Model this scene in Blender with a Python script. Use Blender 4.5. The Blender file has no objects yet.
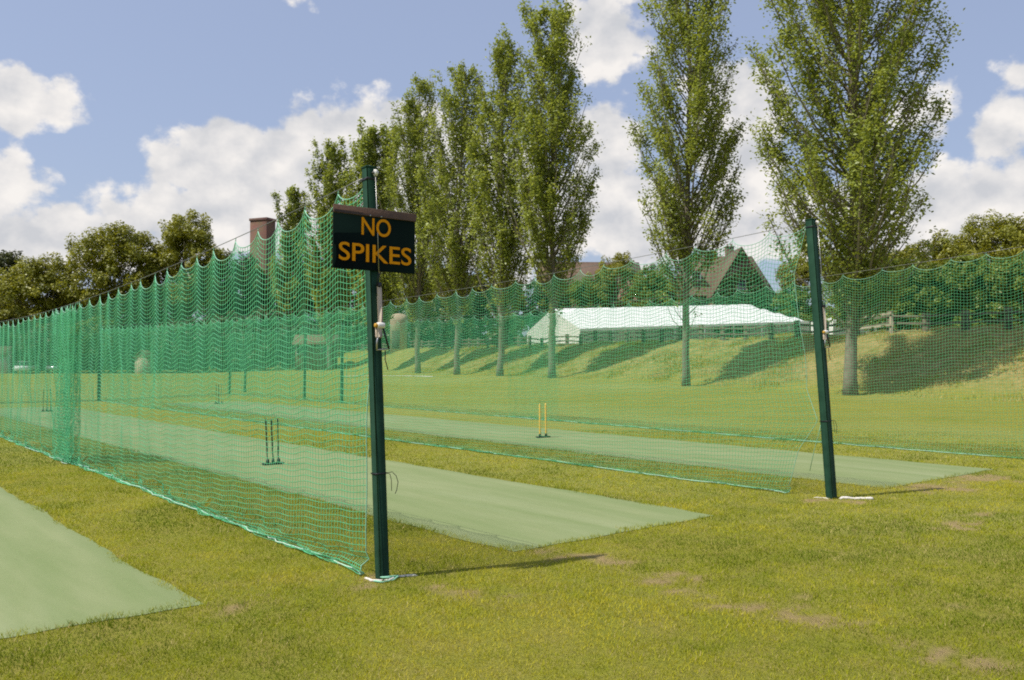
import bpy, math, random
import numpy as np
from mathutils import Vector

C = bpy.context.scene.collection
SC = bpy.context.scene
RNG = np.random.default_rng(7)
random.seed(7)
R = math.radians

# ------------------------------------------------------------------ geometry
class Geo:
    """collects vertices, quads and tris; becomes ONE mesh object"""
    def __init__(s):
        s.v = []; s.q = []; s.t = []; s.n = 0
    def add(s, v, q=None, t=None):
        v = np.asarray(v, float).reshape(-1, 3)
        if q is not None and len(q): s.q.append(np.asarray(q, np.int64).reshape(-1, 4) + s.n)
        if t is not None and len(t): s.t.append(np.asarray(t, np.int64).reshape(-1, 3) + s.n)
        s.v.append(v); s.n += len(v)
    def box(s, c, size, ax=(1, 0, 0), ay=(0, 1, 0), az=(0, 0, 1), bev=0.0):
        """box with chamfered edges: c centre, size full sizes along the axes"""
        c = np.array(c, float); A = np.array([ax, ay, az], float); h = np.array(size, float) / 2
        if bev <= 0:
            sg = np.array([[x, y, z] for x in (-1, 1) for y in (-1, 1) for z in (-1, 1)], float)
            s.add(c + (sg * h) @ A, [[0, 1, 3, 2], [4, 6, 7, 5], [0, 4, 5, 1], [2, 3, 7, 6], [0, 2, 6, 4], [1, 5, 7, 3]])
            return
        b = min(bev, h.min() * .9)
        vs = []; idx = {}
        for x in (-1, 1):
            for y in (-1, 1):
                for z in (-1, 1):
                    for k in range(3):
                        p = np.array([x, y, z], float) * (h - b); p[k] = (x, y, z)[k] * h[k]
                        idx[(x, y, z, k)] = len(vs); vs.append(p)
        q = []; t = []
        for k in range(3):
            i, j = [m for m in range(3) if m != k]
            for sgn in (-1, 1):
                f = []
                for a_, b_ in ((-1, -1), (1, -1), (1, 1), (-1, 1)):
                    key = [0, 0, 0]; key[k] = sgn; key[i] = a_; key[j] = b_
                    f.append(idx[(*key, k)])
                q.append(f)
        for k in range(3):      # edges along axis k
            i, j = [m for m in range(3) if m != k]
            for a_ in (-1, 1):
                for b_ in (-1, 1):
                    f = []
                    for sgn, ax_ in ((-1, i), (1, i), (1, j), (-1, j)):
                        key = [0, 0, 0]; key[k] = sgn; key[i] = a_; key[j] = b_
                        f.append(idx[(*key, ax_)])
                    q.append(f)
        for x in (-1, 1):
            for y in (-1, 1):
                for z in (-1, 1):
                    t.append([idx[(x, y, z, 0)], idx[(x, y, z, 1)], idx[(x, y, z, 2)]])
        s.add(c + np.array(vs) @ A, q, t)
    def tube(s, pts, rad, n=6, cap=True):
        P = np.asarray(pts, float); m = len(P)
        rad = np.full(m, rad, float) if np.isscalar(rad) else np.asarray(rad, float)
        T = np.gradient(P, axis=0); T /= np.linalg.norm(T, axis=1)[:, None] + 1e-12
        ref = np.array([0, 0, 1.]) if abs(T[0, 2]) < .9 else np.array([1., 0, 0])
        ring = []
        a = np.arange(n) * 2 * np.pi / n
        N = np.cross(T[0], ref); N /= np.linalg.norm(N)
        for i in range(m):
            N = N - T[i] * (N @ T[i]); N /= np.linalg.norm(N) + 1e-12
            B = np.cross(T[i], N)
            ring.append(P[i] + rad[i] * (np.cos(a)[:, None] * N + np.sin(a)[:, None] * B))
        v = np.concatenate(ring)
        i = np.arange(m - 1)[:, None] * n; j = np.arange(n)[None]; j2 = (j + 1) % n
        q = np.stack([i + j, i + j2, i + n + j2, i + n + j], -1).reshape(-1, 4)
        t = []
        if cap:
            v = np.concatenate([v, P[:1], P[-1:]])
            for k in range(n):
                t.append([m * n, (k + 1) % n, k]); t.append([m * n + 1, (m - 1) * n + k, (m - 1) * n + (k + 1) % n])
        s.add(v, q, t)
    def prism(s, poly, vec):
        """closed polygon (list of 3-D points) swept along vec, capped with fans"""
        P = np.asarray(poly, float); n = len(P); V = np.concatenate([P, P + np.asarray(vec, float)])
        q = [[i, (i + 1) % n, n + (i + 1) % n, n + i] for i in range(n)]
        c = [P.mean(0), P.mean(0) + np.asarray(vec, float)]
        V = np.concatenate([V, np.array(c)])
        t = []
        for i in range(n):
            t.append([2 * n, (i + 1) % n, i]); t.append([2 * n + 1, n + i, n + (i + 1) % n])
        s.add(V, q, t)
    def build(s, name, mat, parent=None, smooth=False, origin=None, face_attr=None, point_attr=None):
        V = np.concatenate(s.v)
        if origin is not None: V = V - np.asarray(origin, float)
        Q = np.concatenate(s.q) if s.q else np.zeros((0, 4), np.int64)
        T = np.concatenate(s.t) if s.t else np.zeros((0, 3), np.int64)
        me = bpy.data.meshes.new(name)
        me.vertices.add(len(V)); me.vertices.foreach_set('co', V.astype(np.float32).ravel())
        li = np.concatenate([Q.ravel(), T.ravel()]).astype(np.int32)
        me.loops.add(len(li)); me.loops.foreach_set('vertex_index', li)
        nf = len(Q) + len(T); me.polygons.add(nf)
        st = np.concatenate([np.arange(len(Q)) * 4, len(Q) * 4 + np.arange(len(T)) * 3]).astype(np.int32)
        me.polygons.foreach_set('loop_start', st)
        if smooth: me.polygons.foreach_set('use_smooth', np.ones(nf, bool))
        for k, a in (face_attr or {}).items():
            at = me.attributes.new(k, 'FLOAT', 'FACE'); at.data.foreach_set('value', np.asarray(a, np.float32))
        for k, a in (point_attr or {}).items():
            at = me.attributes.new(k, 'FLOAT', 'POINT'); at.data.foreach_set('value', np.asarray(a, np.float32))
        me.update(calc_edges=True); me.validate()
        me.materials.append(mat)
        o = bpy.data.objects.new(name, me); C.objects.link(o)
        if parent is not None: o.parent = parent
        return o

def tag(o, label=None, cat=None, group=None, kind=None):
    if label: o['label'] = label
    if cat: o['category'] = cat
    if group: o['group'] = group
    if kind: o['kind'] = kind
    return o

def thing(name, label, cat, loc=(0, 0, 0), group=None, rz=0.0):
    o = bpy.data.objects.new(name, None); C.objects.link(o)
    o.location = loc; o.rotation_euler = (0, 0, rz); o.empty_display_size = .2
    return tag(o, label, cat, group)

def children(o): return [c for c in bpy.data.objects if c.parent == o]

def dup(root, loc, label=None, group=None, rz=None):
    r = root.copy(); C.objects.link(r); r.location = loc
    if rz is not None: r.rotation_euler = (0, 0, rz)
    if label: r['label'] = label
    if group: r['group'] = group
    for ch in children(root):
        c = ch.copy(); C.objects.link(c); c.parent = r
        for g in children(ch):
            d = g.copy(); C.objects.link(d); d.parent = c
    return r

# ------------------------------------------------------------------ numpy noise
def vnoise(x, y, seed=0):
    xi = np.floor(x).astype(np.int64); yi = np.floor(y).astype(np.int64)
    fx = x - xi; fy = y - yi
    fx = fx * fx * (3 - 2 * fx); fy = fy * fy * (3 - 2 * fy)
    def h(a, b):
        n = (a * 374761393 + b * 668265263 + seed * 974634537) & 0xFFFFFFFF
        n = ((n ^ (n >> 13)) * 1274126177) & 0xFFFFFFFF
        return ((n ^ (n >> 16)) & 0xFFFF) / 65535.0
    return (h(xi, yi) * (1 - fx) + h(xi + 1, yi) * fx) * (1 - fy) + (h(xi, yi + 1) * (1 - fx) + h(xi + 1, yi + 1) * fx) * fy
def fbm(x, y, oct=4, seed=0):
    s = 0; a = .5; n = 0
    for k in range(oct):
        s = s + a * vnoise(x, y, seed + k); n += a; x = x * 2.03 + 7.1; y = y * 2.03 + 3.3; a *= .5
    return s / n
def sstep(a, b, x):
    t = np.clip((x - a) / (b - a), 0, 1); return t * t * (3 - 2 * t)

# ------------------------------------------------------------------ materials
def new_mat(name):
    m = bpy.data.materials.new(name); m.use_nodes = True
    nt = m.node_tree; nt.nodes.clear()
    return m, nt
def nd(nt, typ, **kw):
    n = nt.nodes.new(typ)
    for k, v in kw.items():
        if k.startswith('i_'):
            key = k[2:]; n.inputs[int(key) if key.isdigit() else key].default_value = v
        else: setattr(n, k, v)
    return n
def lk(nt, a, b): nt.links.new(a, b)
def rgb(*c): return (*c, 1.0)

def simple(name, col, rough=.7, var=.15, scale=12, bump=0.0, bscale=60, metallic=0, spec=.5, col2=None):
    m, nt = new_mat(name)
    out = nd(nt, 'ShaderNodeOutputMaterial'); p = nd(nt, 'ShaderNodeBsdfPrincipled')
    p.inputs['Roughness'].default_value = rough; p.inputs['Metallic'].default_value = metallic
    p.inputs['Specular IOR Level'].default_value = spec
    tc = nd(nt, 'ShaderNodeTexCoord'); nz = nd(nt, 'ShaderNodeTexNoise', i_Scale=scale, i_Detail=5.0)
    lk(nt, tc.outputs['Object'], nz.inputs['Vector'])
    mx = nd(nt, 'ShaderNodeMix', data_type='RGBA')
    mx.inputs[6].default_value = rgb(*[c * (1 - var) for c in col])
    mx.inputs[7].default_value = rgb(*[min(1, c * (1 + var)) for c in (col2 or col)])
    lk(nt, nz.outputs['Fac'], mx.inputs[0]); lk(nt, mx.outputs[2], p.inputs['Base Color'])
    if bump > 0:
        n2 = nd(nt, 'ShaderNodeTexNoise', i_Scale=bscale, i_Detail=4.0); lk(nt, tc.outputs['Object'], n2.inputs['Vector'])
        bp = nd(nt, 'ShaderNodeBump', i_Strength=bump, i_Distance=.02)
        lk(nt, n2.outputs['Fac'], bp.inputs['Height']); lk(nt, bp.outputs[0], p.inputs['Normal'])
    lk(nt, p.outputs[0], out.inputs[0])
    return m

def leaf_mat(name, dark, light, trans=.3):
    """leaves: colour varies leaf by leaf (face attribute rnd)"""
    m, nt = new_mat(name)
    out = nd(nt, 'ShaderNodeOutputMaterial')
    at = nd(nt, 'ShaderNodeAttribute', attribute_name='rnd')
    mx = nd(nt, 'ShaderNodeMix', data_type='RGBA'); mx.inputs[6].default_value = rgb(*dark); mx.inputs[7].default_value = rgb(*light)
    lk(nt, at.outputs['Fac'], mx.inputs[0])
    p = nd(nt, 'ShaderNodeBsdfPrincipled', i_Roughness=.45); p.inputs['Specular IOR Level'].default_value = .4
    tr = nd(nt, 'ShaderNodeBsdfTranslucent'); ms = nd(nt, 'ShaderNodeMixShader', i_0=trans)
    hs = nd(nt, 'ShaderNodeMix', data_type='RGBA', blend_type='MULTIPLY'); hs.inputs[0].default_value = 1; hs.inputs[7].default_value = rgb(1.25, 1.15, .55)
    lk(nt, mx.outputs[2], p.inputs['Base Color']); lk(nt, mx.outputs[2], hs.inputs[6]); lk(nt, hs.outputs[2], tr.inputs[0])
    lk(nt, p.outputs[0], ms.inputs[1]); lk(nt, tr.outputs[0], ms.inputs[2]); lk(nt, ms.outputs[0], out.inputs[0])
    return m

M = {}
M['post'] = simple('green paint', (.009, .038, .020), .65, .4, 7, .1, 40, 0, .10, (.018, .055, .032))
M['black'] = simple('black plastic', (.012, .012, .013), .5, .2)
M['white'] = simple('white plastic', (.72, .71, .67), .45, .1)
M['rag'] = simple('white rag', (.70, .66, .60), .9, .2, 30, .4, 80)
M['strap'] = simple('beige webbing', (.50, .42, .33), .85, .15, 60, .3, 200)
M['steel'] = simple('galvanised steel', (.42, .42, .41), .38, .15, 30, 0, 60, .8)
M['yellow'] = simple('yellow plastic', (.55, .30, .03), .5, .1)
M['signboard'] = simple('dark green board', (.004, .012, .009), .75, .3, 8, .05, 30, 0, .06)
M['rust'] = simple('brown rail', (.105, .058, .035), .75, .35, 14, .2, 60)
M['orange'] = simple('orange lettering', (.72, .285, .006), .8, .14, 30, 0, 60, 0, .08)
M['twine'] = simple('green net twine', (.110, .50, .245), .6, .15, 2.5)
M['twine_b'] = simple('green net twine further', (.100, .47, .225), .6, .15, 2.5)
M['rope'] = simple('pale green rope', (.24, .52, .36), .7, .2, 30)
M['hem'] = simple('white net hem', (.42, .58, .46), .8, .2, 30)
M['cable'] = simple('steel cable', (.20, .20, .19), .45, .2, 30, 0, 60, .5)
M['stump_black'] = simple('black stump', (.02, .022, .022), .5, .2)
M['stump_yellow'] = simple('varnished yellow wood', (.80, .52, .10), .45, .15, 20)
M['bark'] = simple('poplar bark', (.10, .085, .06), .95, .45, 3.5, .6, 14, col2=(.24, .21, .16))
M['wood'] = simple('weathered fence wood', (.135, .115, .08), .9, .3, 6, .3, 30)
M['palewood'] = simple('pale fence wood', (.32, .28, .20), .9, .3, 6, .3, 30)
M['canvas'] = simple('white marquee canvas', (.80, .80, .78), .6, .05, 1.5, .1, 5)
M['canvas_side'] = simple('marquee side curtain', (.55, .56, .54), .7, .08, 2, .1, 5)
M['whiteline'] = simple('white line paint', (.62, .64, .56), .9, .25, 5)

def brick_mat(name, c1, c2, mortar, scale=1.0):
    m, nt = new_mat(name)
    out = nd(nt, 'ShaderNodeOutputMaterial'); p = nd(nt, 'ShaderNodeBsdfPrincipled', i_Roughness=.9)
    tc = nd(nt, 'ShaderNodeTexCoord'); geo = nd(nt, 'ShaderNodeNewGeometry')
    sx = nd(nt, 'ShaderNodeSeparateXYZ'); lk(nt, tc.outputs['Object'], sx.inputs[0])
    ad = nd(nt, 'ShaderNodeMath', operation='ADD'); lk(nt, sx.outputs[0], ad.inputs[0]); lk(nt, sx.outputs[1], ad.inputs[1])
    cb = nd(nt, 'ShaderNodeCombineXYZ'); lk(nt, ad.outputs[0], cb.inputs[0]); lk(nt, sx.outputs[2], cb.inputs[1])
    b = nd(nt, 'ShaderNodeTexBrick', i_Scale=scale); b.inputs['Color1'].default_value = rgb(*c1); b.inputs['Color2'].default_value = rgb(*c2); b.inputs['Mortar'].default_value = rgb(*mortar)
    b.inputs['Brick Width'].default_value = .45; b.inputs['Row Height'].default_value = .15; b.inputs['Mortar Size'].default_value = .015
    lk(nt, cb.outputs[0], b.inputs['Vector'])
    nz = nd(nt, 'ShaderNodeTexNoise', i_Scale=.8, i_Detail=5.0); lk(nt, tc.outputs['Object'], nz.inputs['Vector'])
    mx = nd(nt, 'ShaderNodeMix', data_type='RGBA', blend_type='MULTIPLY'); mx.inputs[0].default_value = .5
    lk(nt, b.outputs['Color'], mx.inputs[6]); lk(nt, nz.outputs['Color'], mx.inputs[7]); lk(nt, mx.outputs[2], p.inputs['Base Color'])
    lk(nt, p.outputs[0], out.inputs[0]); return m
M['brick'] = brick_mat('red brick', (.23, .105, .062), (.18, .082, .05), (.24, .19, .14))
M['brick_dark'] = brick_mat('brown brick', (.21, .10, .075), (.17, .08, .06), (.2, .16, .13))
M['tile'] = simple('brown roof tiles', (.130, .086, .058), .9, .35, 2.5, .5, 6)
M['tile_red'] = simple('red roof tiles', (.19, .10, .072), .9, .35, 2.5, .5, 6)
M['render'] = simple('beige render', (.46, .36, .26), .9, .12, 1.5, .1, 10)
M['cream'] = simple('cream render', (.58, .52, .42), .9, .12, 1.5, .1, 10)
M['glass'] = simple('window glass', (.03, .04, .05), .08, .2, 3)
M['frame'] = simple('white window frame', (.7, .7, .68), .5, .05)
M['carpaint_w'] = simple('white car paint', (.75, .75, .74), .25, .03)
M['carpaint_s'] = simple('silver car paint', (.38, .40, .42), .25, .05, 12, 0, 60, .6)
M['tyre'] = simple('tyre rubber', (.02, .02, .02), .8, .2)

M['leaf_poplar'] = leaf_mat('poplar leaves', (.125, .175, .032), (.420, .480, .125), .40)
M['leaf_olive'] = leaf_mat('olive leaves', (.092, .120, .011), (.370, .365, .040), .32)
M['leaf_dark'] = leaf_mat('dark leaves', (.034, .050, .012), (.105, .120, .028), .25)
M['leaf_mid'] = leaf_mat('mid green leaves', (.075, .125, .015), (.260, .320, .050), .34)
M['leaf_bright'] = leaf_mat('bright leaves', (.120, .150, .014), (.350, .340, .046), .34)
M['leaf_ivy'] = leaf_mat('ivy leaves', (.035, .065, .014), (.100, .140, .035), .2)

def canvas_mat(name, col):
    m, nt = new_mat(name); out = nd(nt, 'ShaderNodeOutputMaterial')
    tc = nd(nt, 'ShaderNodeTexCoord'); nz = nd(nt, 'ShaderNodeTexNoise', i_Scale=.6, i_Detail=5.0); lk(nt, tc.outputs['Object'], nz.inputs['Vector'])
    mx = nd(nt, 'ShaderNodeMix', data_type='RGBA'); mx.inputs[6].default_value = rgb(*[c * .9 for c in col]); mx.inputs[7].default_value = rgb(*col); lk(nt, nz.outputs['Fac'], mx.inputs[0])
    p = nd(nt, 'ShaderNodeBsdfPrincipled', i_Roughness=.6); t = nd(nt, 'ShaderNodeBsdfTranslucent'); ms = nd(nt, 'ShaderNodeMixShader', i_0=.16)
    lk(nt, mx.outputs[2], p.inputs['Base Color']); lk(nt, mx.outputs[2], t.inputs[0]); lk(nt, p.outputs[0], ms.inputs[1]); lk(nt, t.outputs[0], ms.inputs[2]); lk(nt, ms.outputs[0], out.inputs[0]); return m
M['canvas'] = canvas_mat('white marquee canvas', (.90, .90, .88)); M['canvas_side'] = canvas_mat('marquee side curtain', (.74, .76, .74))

# ------------------------------------------------------------------ layout (metres; camera at origin looking along +Y)
EYE = 1.65
P1 = np.array([-.98, 6.77])                 # first net post
U = np.array([-.63, .777]); U /= np.linalg.norm(U)    # along the lanes, away
V = np.array([U[1], -U[0]])                 # across the lanes, to the right
def lane(u, v): return P1 + U * u + V * v
T0 = np.array([2.7, 59.8])                  # a poplar foot
D = np.array([-.47, .883])                  # along the poplar row
N = np.array([.883, .47])                   # up the bank
def row(a, s=0.0): return T0 + D * a + N * s

def gh(x, y):
    """ground height"""
    x = np.asarray(x, float); y = np.asarray(y, float)
    s = (x - T0[0]) * N[0] + (y - T0[1]) * N[1]; a = (x - T0[0]) * D[0] + (y - T0[1]) * D[1]
    fade = 1 - sstep(66, 100, a)
    low = (.45 - .30 * sstep(2, -26, a)) * sstep(-15, 0, s)
    k = np.clip((s - .6) / 7.9, 0, 1); k = .35 * k + .65 * k * k * (3 - 2 * k)
    bank = 2.55 * k * (1 + .0055 * np.clip(-a, 0, 45)) + np.clip(s - 8.5, 0, 120) * .018
    und = (fbm(x * .22, y * .22, 3, 5) - .5) * .55 * sstep(0, 3, s) + (fbm(x * .9, y * .9, 4, 9) - .5) * .30 * sstep(0, 3, s)
    return (low + bank + und * fade) * (0.25 + .75 * fade) * 1.0
def g1(p): return float(gh(p[0], p[1]))

# ------------------------------------------------------------------ bare soil patches
SPOTS = [(.73, 7.34, .34), (1.04, 6.80, .30), (1.32, 6.40, .22), (1.62, 6.02, .24), (2.02, 5.66, .24), (2.32, 5.08, .20), (2.58, 4.78, .20),
         (-.95, 6.62, .30), (-.25, 6.35, .22), (4.38, 8.9, .42), (5.6, 11.6, .55), (6.6, 12.4, .7), (3.85, 10.45, .3), (3.05, 5.9, .18), (4.9, 9.6, .3),
         (-1.95, 5.95, .12), (-3.2, 7.55, .12), (.45, 7.5, .25)]
def dirt(x, y):
    d = np.zeros_like(x)
    wx = x + (fbm(x * 3.5, y * 3.5, 4, 31) - .5) * 1.1; wy = y + (fbm(x * 3.5, y * 3.5, 4, 41) - .5) * .9
    for sx, sy, r in SPOTS:
        d = np.maximum(d, 1 - np.hypot((wx - sx) * .8, wy - sy) / (r * 1.05))
    d = np.clip(d, 0, 1)
    return sstep(.28, .85, d * 1.35 * (.0 + 1.8 * fbm(x * 8, y * 8, 4, 51))) * .85

MATS = [(-4.10, -1.34, .15, 31.0), (1.33, 4.14, .115, 28.5), (7.45, 10.62, 0.0, 28.5)]
def on_mat(x, y, grow=0.0):
    u = (x - P1[0]) * U[0] + (y - P1[1]) * U[1]; v = (x - P1[0]) * V[0] + (y - P1[1]) * V[1]
    m = np.zeros(x.shape, bool)
    for v0, v1, u0, u1 in MATS:
        m |= (v > v0 - grow) & (v < v1 + grow) & (u > u0 - grow) & (u < u1 + grow)
    return m

# ------------------------------------------------------------------ ground
def grade(lo, hi, f0, f1, step, growth=1.09):
    mid = np.arange(f0, f1, step); l = [f0]; s = step
    while l[-1] > lo: s = min(s * growth, 40); l.append(l[-1] - s)
    r = [mid[-1]]; s = step
    while r[-1] < hi: s = min(s * growth, 40); r.append(r[-1] + s)
    return np.concatenate([np.array(l[1:])[::-1], mid, np.array(r[1:])])
def build_ground():
    xs = grade(-900, 900, -9, 12, .13, 1.035); ys = grade(-300, 1400, 3, 16, .13, 1.022)
    X, Y = np.meshgrid(xs, ys); nx, ny = len(xs), len(ys)
    Z = gh(X, Y)
    g = Geo(); i = np.arange(nx * ny).reshape(ny, nx)
    g.add(np.stack([X, Y, Z], -1).reshape(-1, 3), np.stack([i[:-1, :-1], i[:-1, 1:], i[1:, 1:], i[1:, :-1]], -1).reshape(-1, 4))
    s = (X - T0[0]) * N[0] + (Y - T0[1]) * N[1]
    dry = sstep(.5, 4, s) * (1 - sstep(20, 60, (X - T0[0]) * D[0] + (Y - T0[1]) * D[1]) * .6)
    m, nt = new_mat('turf')
    out = nd(nt, 'ShaderNodeOutputMaterial'); p = nd(nt, 'ShaderNodeBsdfPrincipled', i_Roughness=.95); p.inputs['Specular IOR Level'].default_value = .15
    tc = nd(nt, 'ShaderNodeTexCoord')
    def noise(sc, det=5.0, ro=.55):
        n = nd(nt, 'ShaderNodeTexNoise', i_Scale=sc, i_Detail=det, i_Roughness=ro); lk(nt, tc.outputs['Object'], n.inputs['Vector']); return n
    def ramp(src, a, b):
        r = nd(nt, 'ShaderNodeMapRange', i_1=a, i_2=b); lk(nt, src, r.inputs[0]); return r.outputs[0]
    def mix(f, a, b):
        n = nd(nt, 'ShaderNodeMix', data_type='RGBA')
        for sock, val in ((n.inputs[6], a), (n.inputs[7], b)):
            if isinstance(val, tuple): sock.default_value = rgb(*val)
            else: lk(nt, val, sock)
        if isinstance(f, float): n.inputs[0].default_value = f
        else: lk(nt, f, n.inputs[0])
        return n.outputs[2]
    n1, n2, n3, n4 = noise(.35), noise(2.6), noise(38, 6.0, .7), noise(.06)
    c = mix(ramp(n1.outputs['Fac'], .35, .65), (.225, .240, .026), (.300, .290, .042))
    c = mix(ramp(n2.outputs['Fac'], .40, .75), c, (.305, .265, .058))
    c = mix(ramp(n3.outputs['Fac'], .45, .75), c, (.115, .135, .016))
    c = mix(ramp(n4.outputs['Fac'], .45, .62), c, (.27, .285, .075))
    # rough dry grass on the bank
    ad = nd(nt, 'ShaderNodeAttribute', attribute_name='dry'); n5 = noise(.9, 7.0, .7); n6 = noise(5.5, 6.0, .7)
    dc = mix(ramp(n5.outputs['Fac'], .36, .62), (.190, .215, .036), (.400, .330, .130))
    dc = mix(ramp(n6.outputs['Fac'], .44, .64), dc, (.130, .150, .030))
    c = mix(ad.outputs['Fac'], c, dc)
    tn = nd(nt, 'ShaderNodeAttribute', attribute_name='tan'); n8 = noise(1.7, 7.0, .72)
    tc_ = mix(ramp(n8.outputs['Fac'], .38, .62), (.175, .175, .040), (.400, .300, .135))
    tf = nd(nt, 'ShaderNodeMath', operation='MULTIPLY', i_1=.8); lk(nt, tn.outputs['Fac'], tf.inputs[0])
    c = mix(tf.outputs[0], c, tc_)
    # bare soil
    at = nd(nt, 'ShaderNodeAttribute', attribute_name='soil'); n7 = noise(14, 6.0, .7)
    sc_ = mix(n7.outputs['Fac'], (.27, .19, .085), (.42, .31, .165))
    c = mix(at.outputs['Fac'], c, sc_)
    lk(nt, c, p.inputs['Base Color'])
    b = nd(nt, 'ShaderNodeBump', i_Strength=.8, i_Distance=.03); nb = noise(60, 5.0, .7); lk(nt, nb.outputs['Fac'], b.inputs['Height'])
    b2 = nd(nt, 'ShaderNodeBump', i_Strength=.6, i_Distance=.12); lk(nt, n6.outputs['Fac'], b2.inputs['Height']); lk(nt, b.outputs[0], b2.inputs['Normal'])
    lk(nt, b2.outputs[0], p.inputs['Normal']); lk(nt, p.outputs[0], out.inputs[0])
    o = g.build('ground', m, smooth=True, point_attr={'dry': dry.ravel(), 'tan': (sstep(-6, -24, (X - T0[0]) * D[0] + (Y - T0[1]) * D[1]) * sstep(.6, 4, s)).ravel(), 'soil': dirt(X, Y).ravel() * sstep(30, 20, Y).ravel()})
    tag(o, kind='structure')
build_ground()

def build_grass():
    """short mown blades over the near ground: one uncountable mass"""
    xs, ys, hs, ws = [], [], [], []
    for y0, y1, dens, h, w in ((3.2, 5.5, 6600, .023, .0054), (5.5, 8.5, 4400, .025, .0064), (8.5, 13, 2300, .026, .0084), (13, 21, 800, .027, .012)):
        n = int((y1 - y0) * (1.32 * (y0 + y1) / 2 + .6) * dens)
        y = RNG.uniform(y0, y1, n); x = RNG.uniform(-1, 1, n) * (.65 * y + .3)
        xs.append(x); ys.append(y); hs.append(np.full(n, h)); ws.append(np.full(n, w))
    x = np.concatenate(xs); y = np.concatenate(ys); h = np.concatenate(hs); w = np.concatenate(ws)
    creep = fbm(x * 4, y * 4, 3, 91) ** 2 * .22 - .02
    keep = ~on_mat(x, y, -creep) & (RNG.random(len(x)) > dirt(x, y) * 1.05) & (RNG.random(len(x)) < .35 + .9 * fbm(x * 6, y * 6, 3, 3))
    x, y, h, w = x[keep], y[keep], h[keep], w[keep]; n = len(x)
    tuft = fbm(x * 2.2, y * 2.2, 4, 11); big = fbm(x * .55, y * .55, 3, 17)
    edge = on_mat(x, y, .07)
    h = h * RNG.uniform(.45, 1.25, n) * (.45 + 1.1 * tuft) * np.where(edge, 1.35, 1)
    a = RNG.uniform(0, 2 * np.pi, n); lean = RNG.uniform(.15, 1.1, n) * h; la = RNG.uniform(0, 2 * np.pi, n)
    dx, dy = np.cos(a) * w / 2, np.sin(a) * w / 2
    z = np.zeros(n) - .002
    A = np.stack([x - dx, y - dy, z], -1); B = np.stack([x + dx, y + dy, z], -1)
    Tp = np.stack([x + np.cos(la) * lean, y + np.sin(la) * lean, z + h], -1)
    g = Geo(); i = np.arange(n) * 3
    g.add(np.stack([A, B, Tp], 1).reshape(-1, 3), t=np.stack([i, i + 1, i + 2], -1))
    rnd = np.clip(.5 + (big - .5) * 1.5 + (fbm(x * 1.6, y * 1.6, 3, 23) - .5) * 1.3 + RNG.normal(0, .085, n) + (fbm(x * 9, y * 9, 3, 27) - .5) * .7, 0, 1)
    straw = (RNG.random(n) < .05 + .12 * sstep(.5, .8, fbm(x * 1.1, y * 1.1, 3, 77))).astype(float)
    m, nt = new_mat('grass blades')
    out = nd(nt, 'ShaderNodeOutputMaterial'); at = nd(nt, 'ShaderNodeAttribute', attribute_name='rnd'); st = nd(nt, 'ShaderNodeAttribute', attribute_name='straw')
    cr = nd(nt, 'ShaderNodeValToRGB'); e = cr.color_ramp.elements
    e[0].position = .05; e[0].color = rgb(.145, .200, .008); e[1].position = .95; e[1].color = rgb(.525, .475, .038)
    k = e.new(.5); k.color = rgb(.350, .370, .014)
    lk(nt, at.outputs['Fac'], cr.inputs[0])
    mx = nd(nt, 'ShaderNodeMix', data_type='RGBA'); mx.inputs[7].default_value = rgb(.54, .45, .18)
    lk(nt, st.outputs['Fac'], mx.inputs[0]); lk(nt, cr.outputs[0], mx.inputs[6])
    d = nd(nt, 'ShaderNodeBsdfPrincipled', i_Roughness=.6); d.inputs['Specular IOR Level'].default_value = .12; lk(nt, mx.outputs[2], d.inputs['Base Color'])
    t = nd(nt, 'ShaderNodeBsdfTranslucent'); lk(nt, mx.outputs[2], t.inputs[0])
    ms = nd(nt, 'ShaderNodeMixShader', i_0=.35); lk(nt, d.outputs[0], ms.inputs[1]); lk(nt, t.outputs[0], ms.inputs[2]); lk(nt, ms.outputs[0], out.inputs[0])
    o = g.build('grass', m, face_attr={'rnd': rnd, 'straw': straw})
    tag(o, 'short yellow green mown grass in the foreground', 'grass', kind='stuff')
build_grass()

def build_rough():
    n = 130000
    a = RNG.uniform(-42, 30, n); sd = RNG.uniform(.3, 10, n)
    x = T0[0] + D[0] * a + N[0] * sd; y = T0[1] + D[1] * a + N[1] * sd
    c = fbm(x * .8, y * .8, 4, 131); k = (RNG.random(n) < sstep(.34, .66, c)) & (RNG.random(n) < .35 + .65 * sstep(.3, 2.5, sd))
    x, y, c = x[k], y[k], c[k]; n = len(x); z = gh(x, y)
    h = RNG.uniform(.05, .20, n) * (.4 + 1.2 * c); w = .028 * RNG.uniform(.6, 1.3, n); an = RNG.uniform(0, 6.28, n); la = RNG.uniform(0, 6.28, n); ln = h * RNG.uniform(.2, 1.1, n)
    dx, dy = np.cos(an) * w / 2, np.sin(an) * w / 2
    i = np.arange(n) * 3; g = Geo()
    g.add(np.stack([np.stack([x - dx, y - dy, z - .02], -1), np.stack([x + dx, y + dy, z - .02], -1), np.stack([x + np.cos(la) * ln, y + np.sin(la) * ln, z + h], -1)], 1).reshape(-1, 3), t=np.stack([i, i + 1, i + 2], -1))
    big = fbm(x * .25, y * .25, 3, 141)
    o = g.build('rough_grass', bpy.data.materials['grass blades'], face_attr={'rnd': np.clip(big * .8 + RNG.normal(0, .18, n), 0, 1), 'straw': (RNG.random(n) < sstep(.35, .7, fbm(x * .6, y * .6, 3, 151)) * .8 + .4 * sstep(-6, -24, (x - T0[0]) * D[0] + (y - T0[1]) * D[1])).astype(float)})
    tag(o, 'rough dry grass tufts on the bank below the fence', 'grass', kind='stuff')
build_rough()

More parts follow.
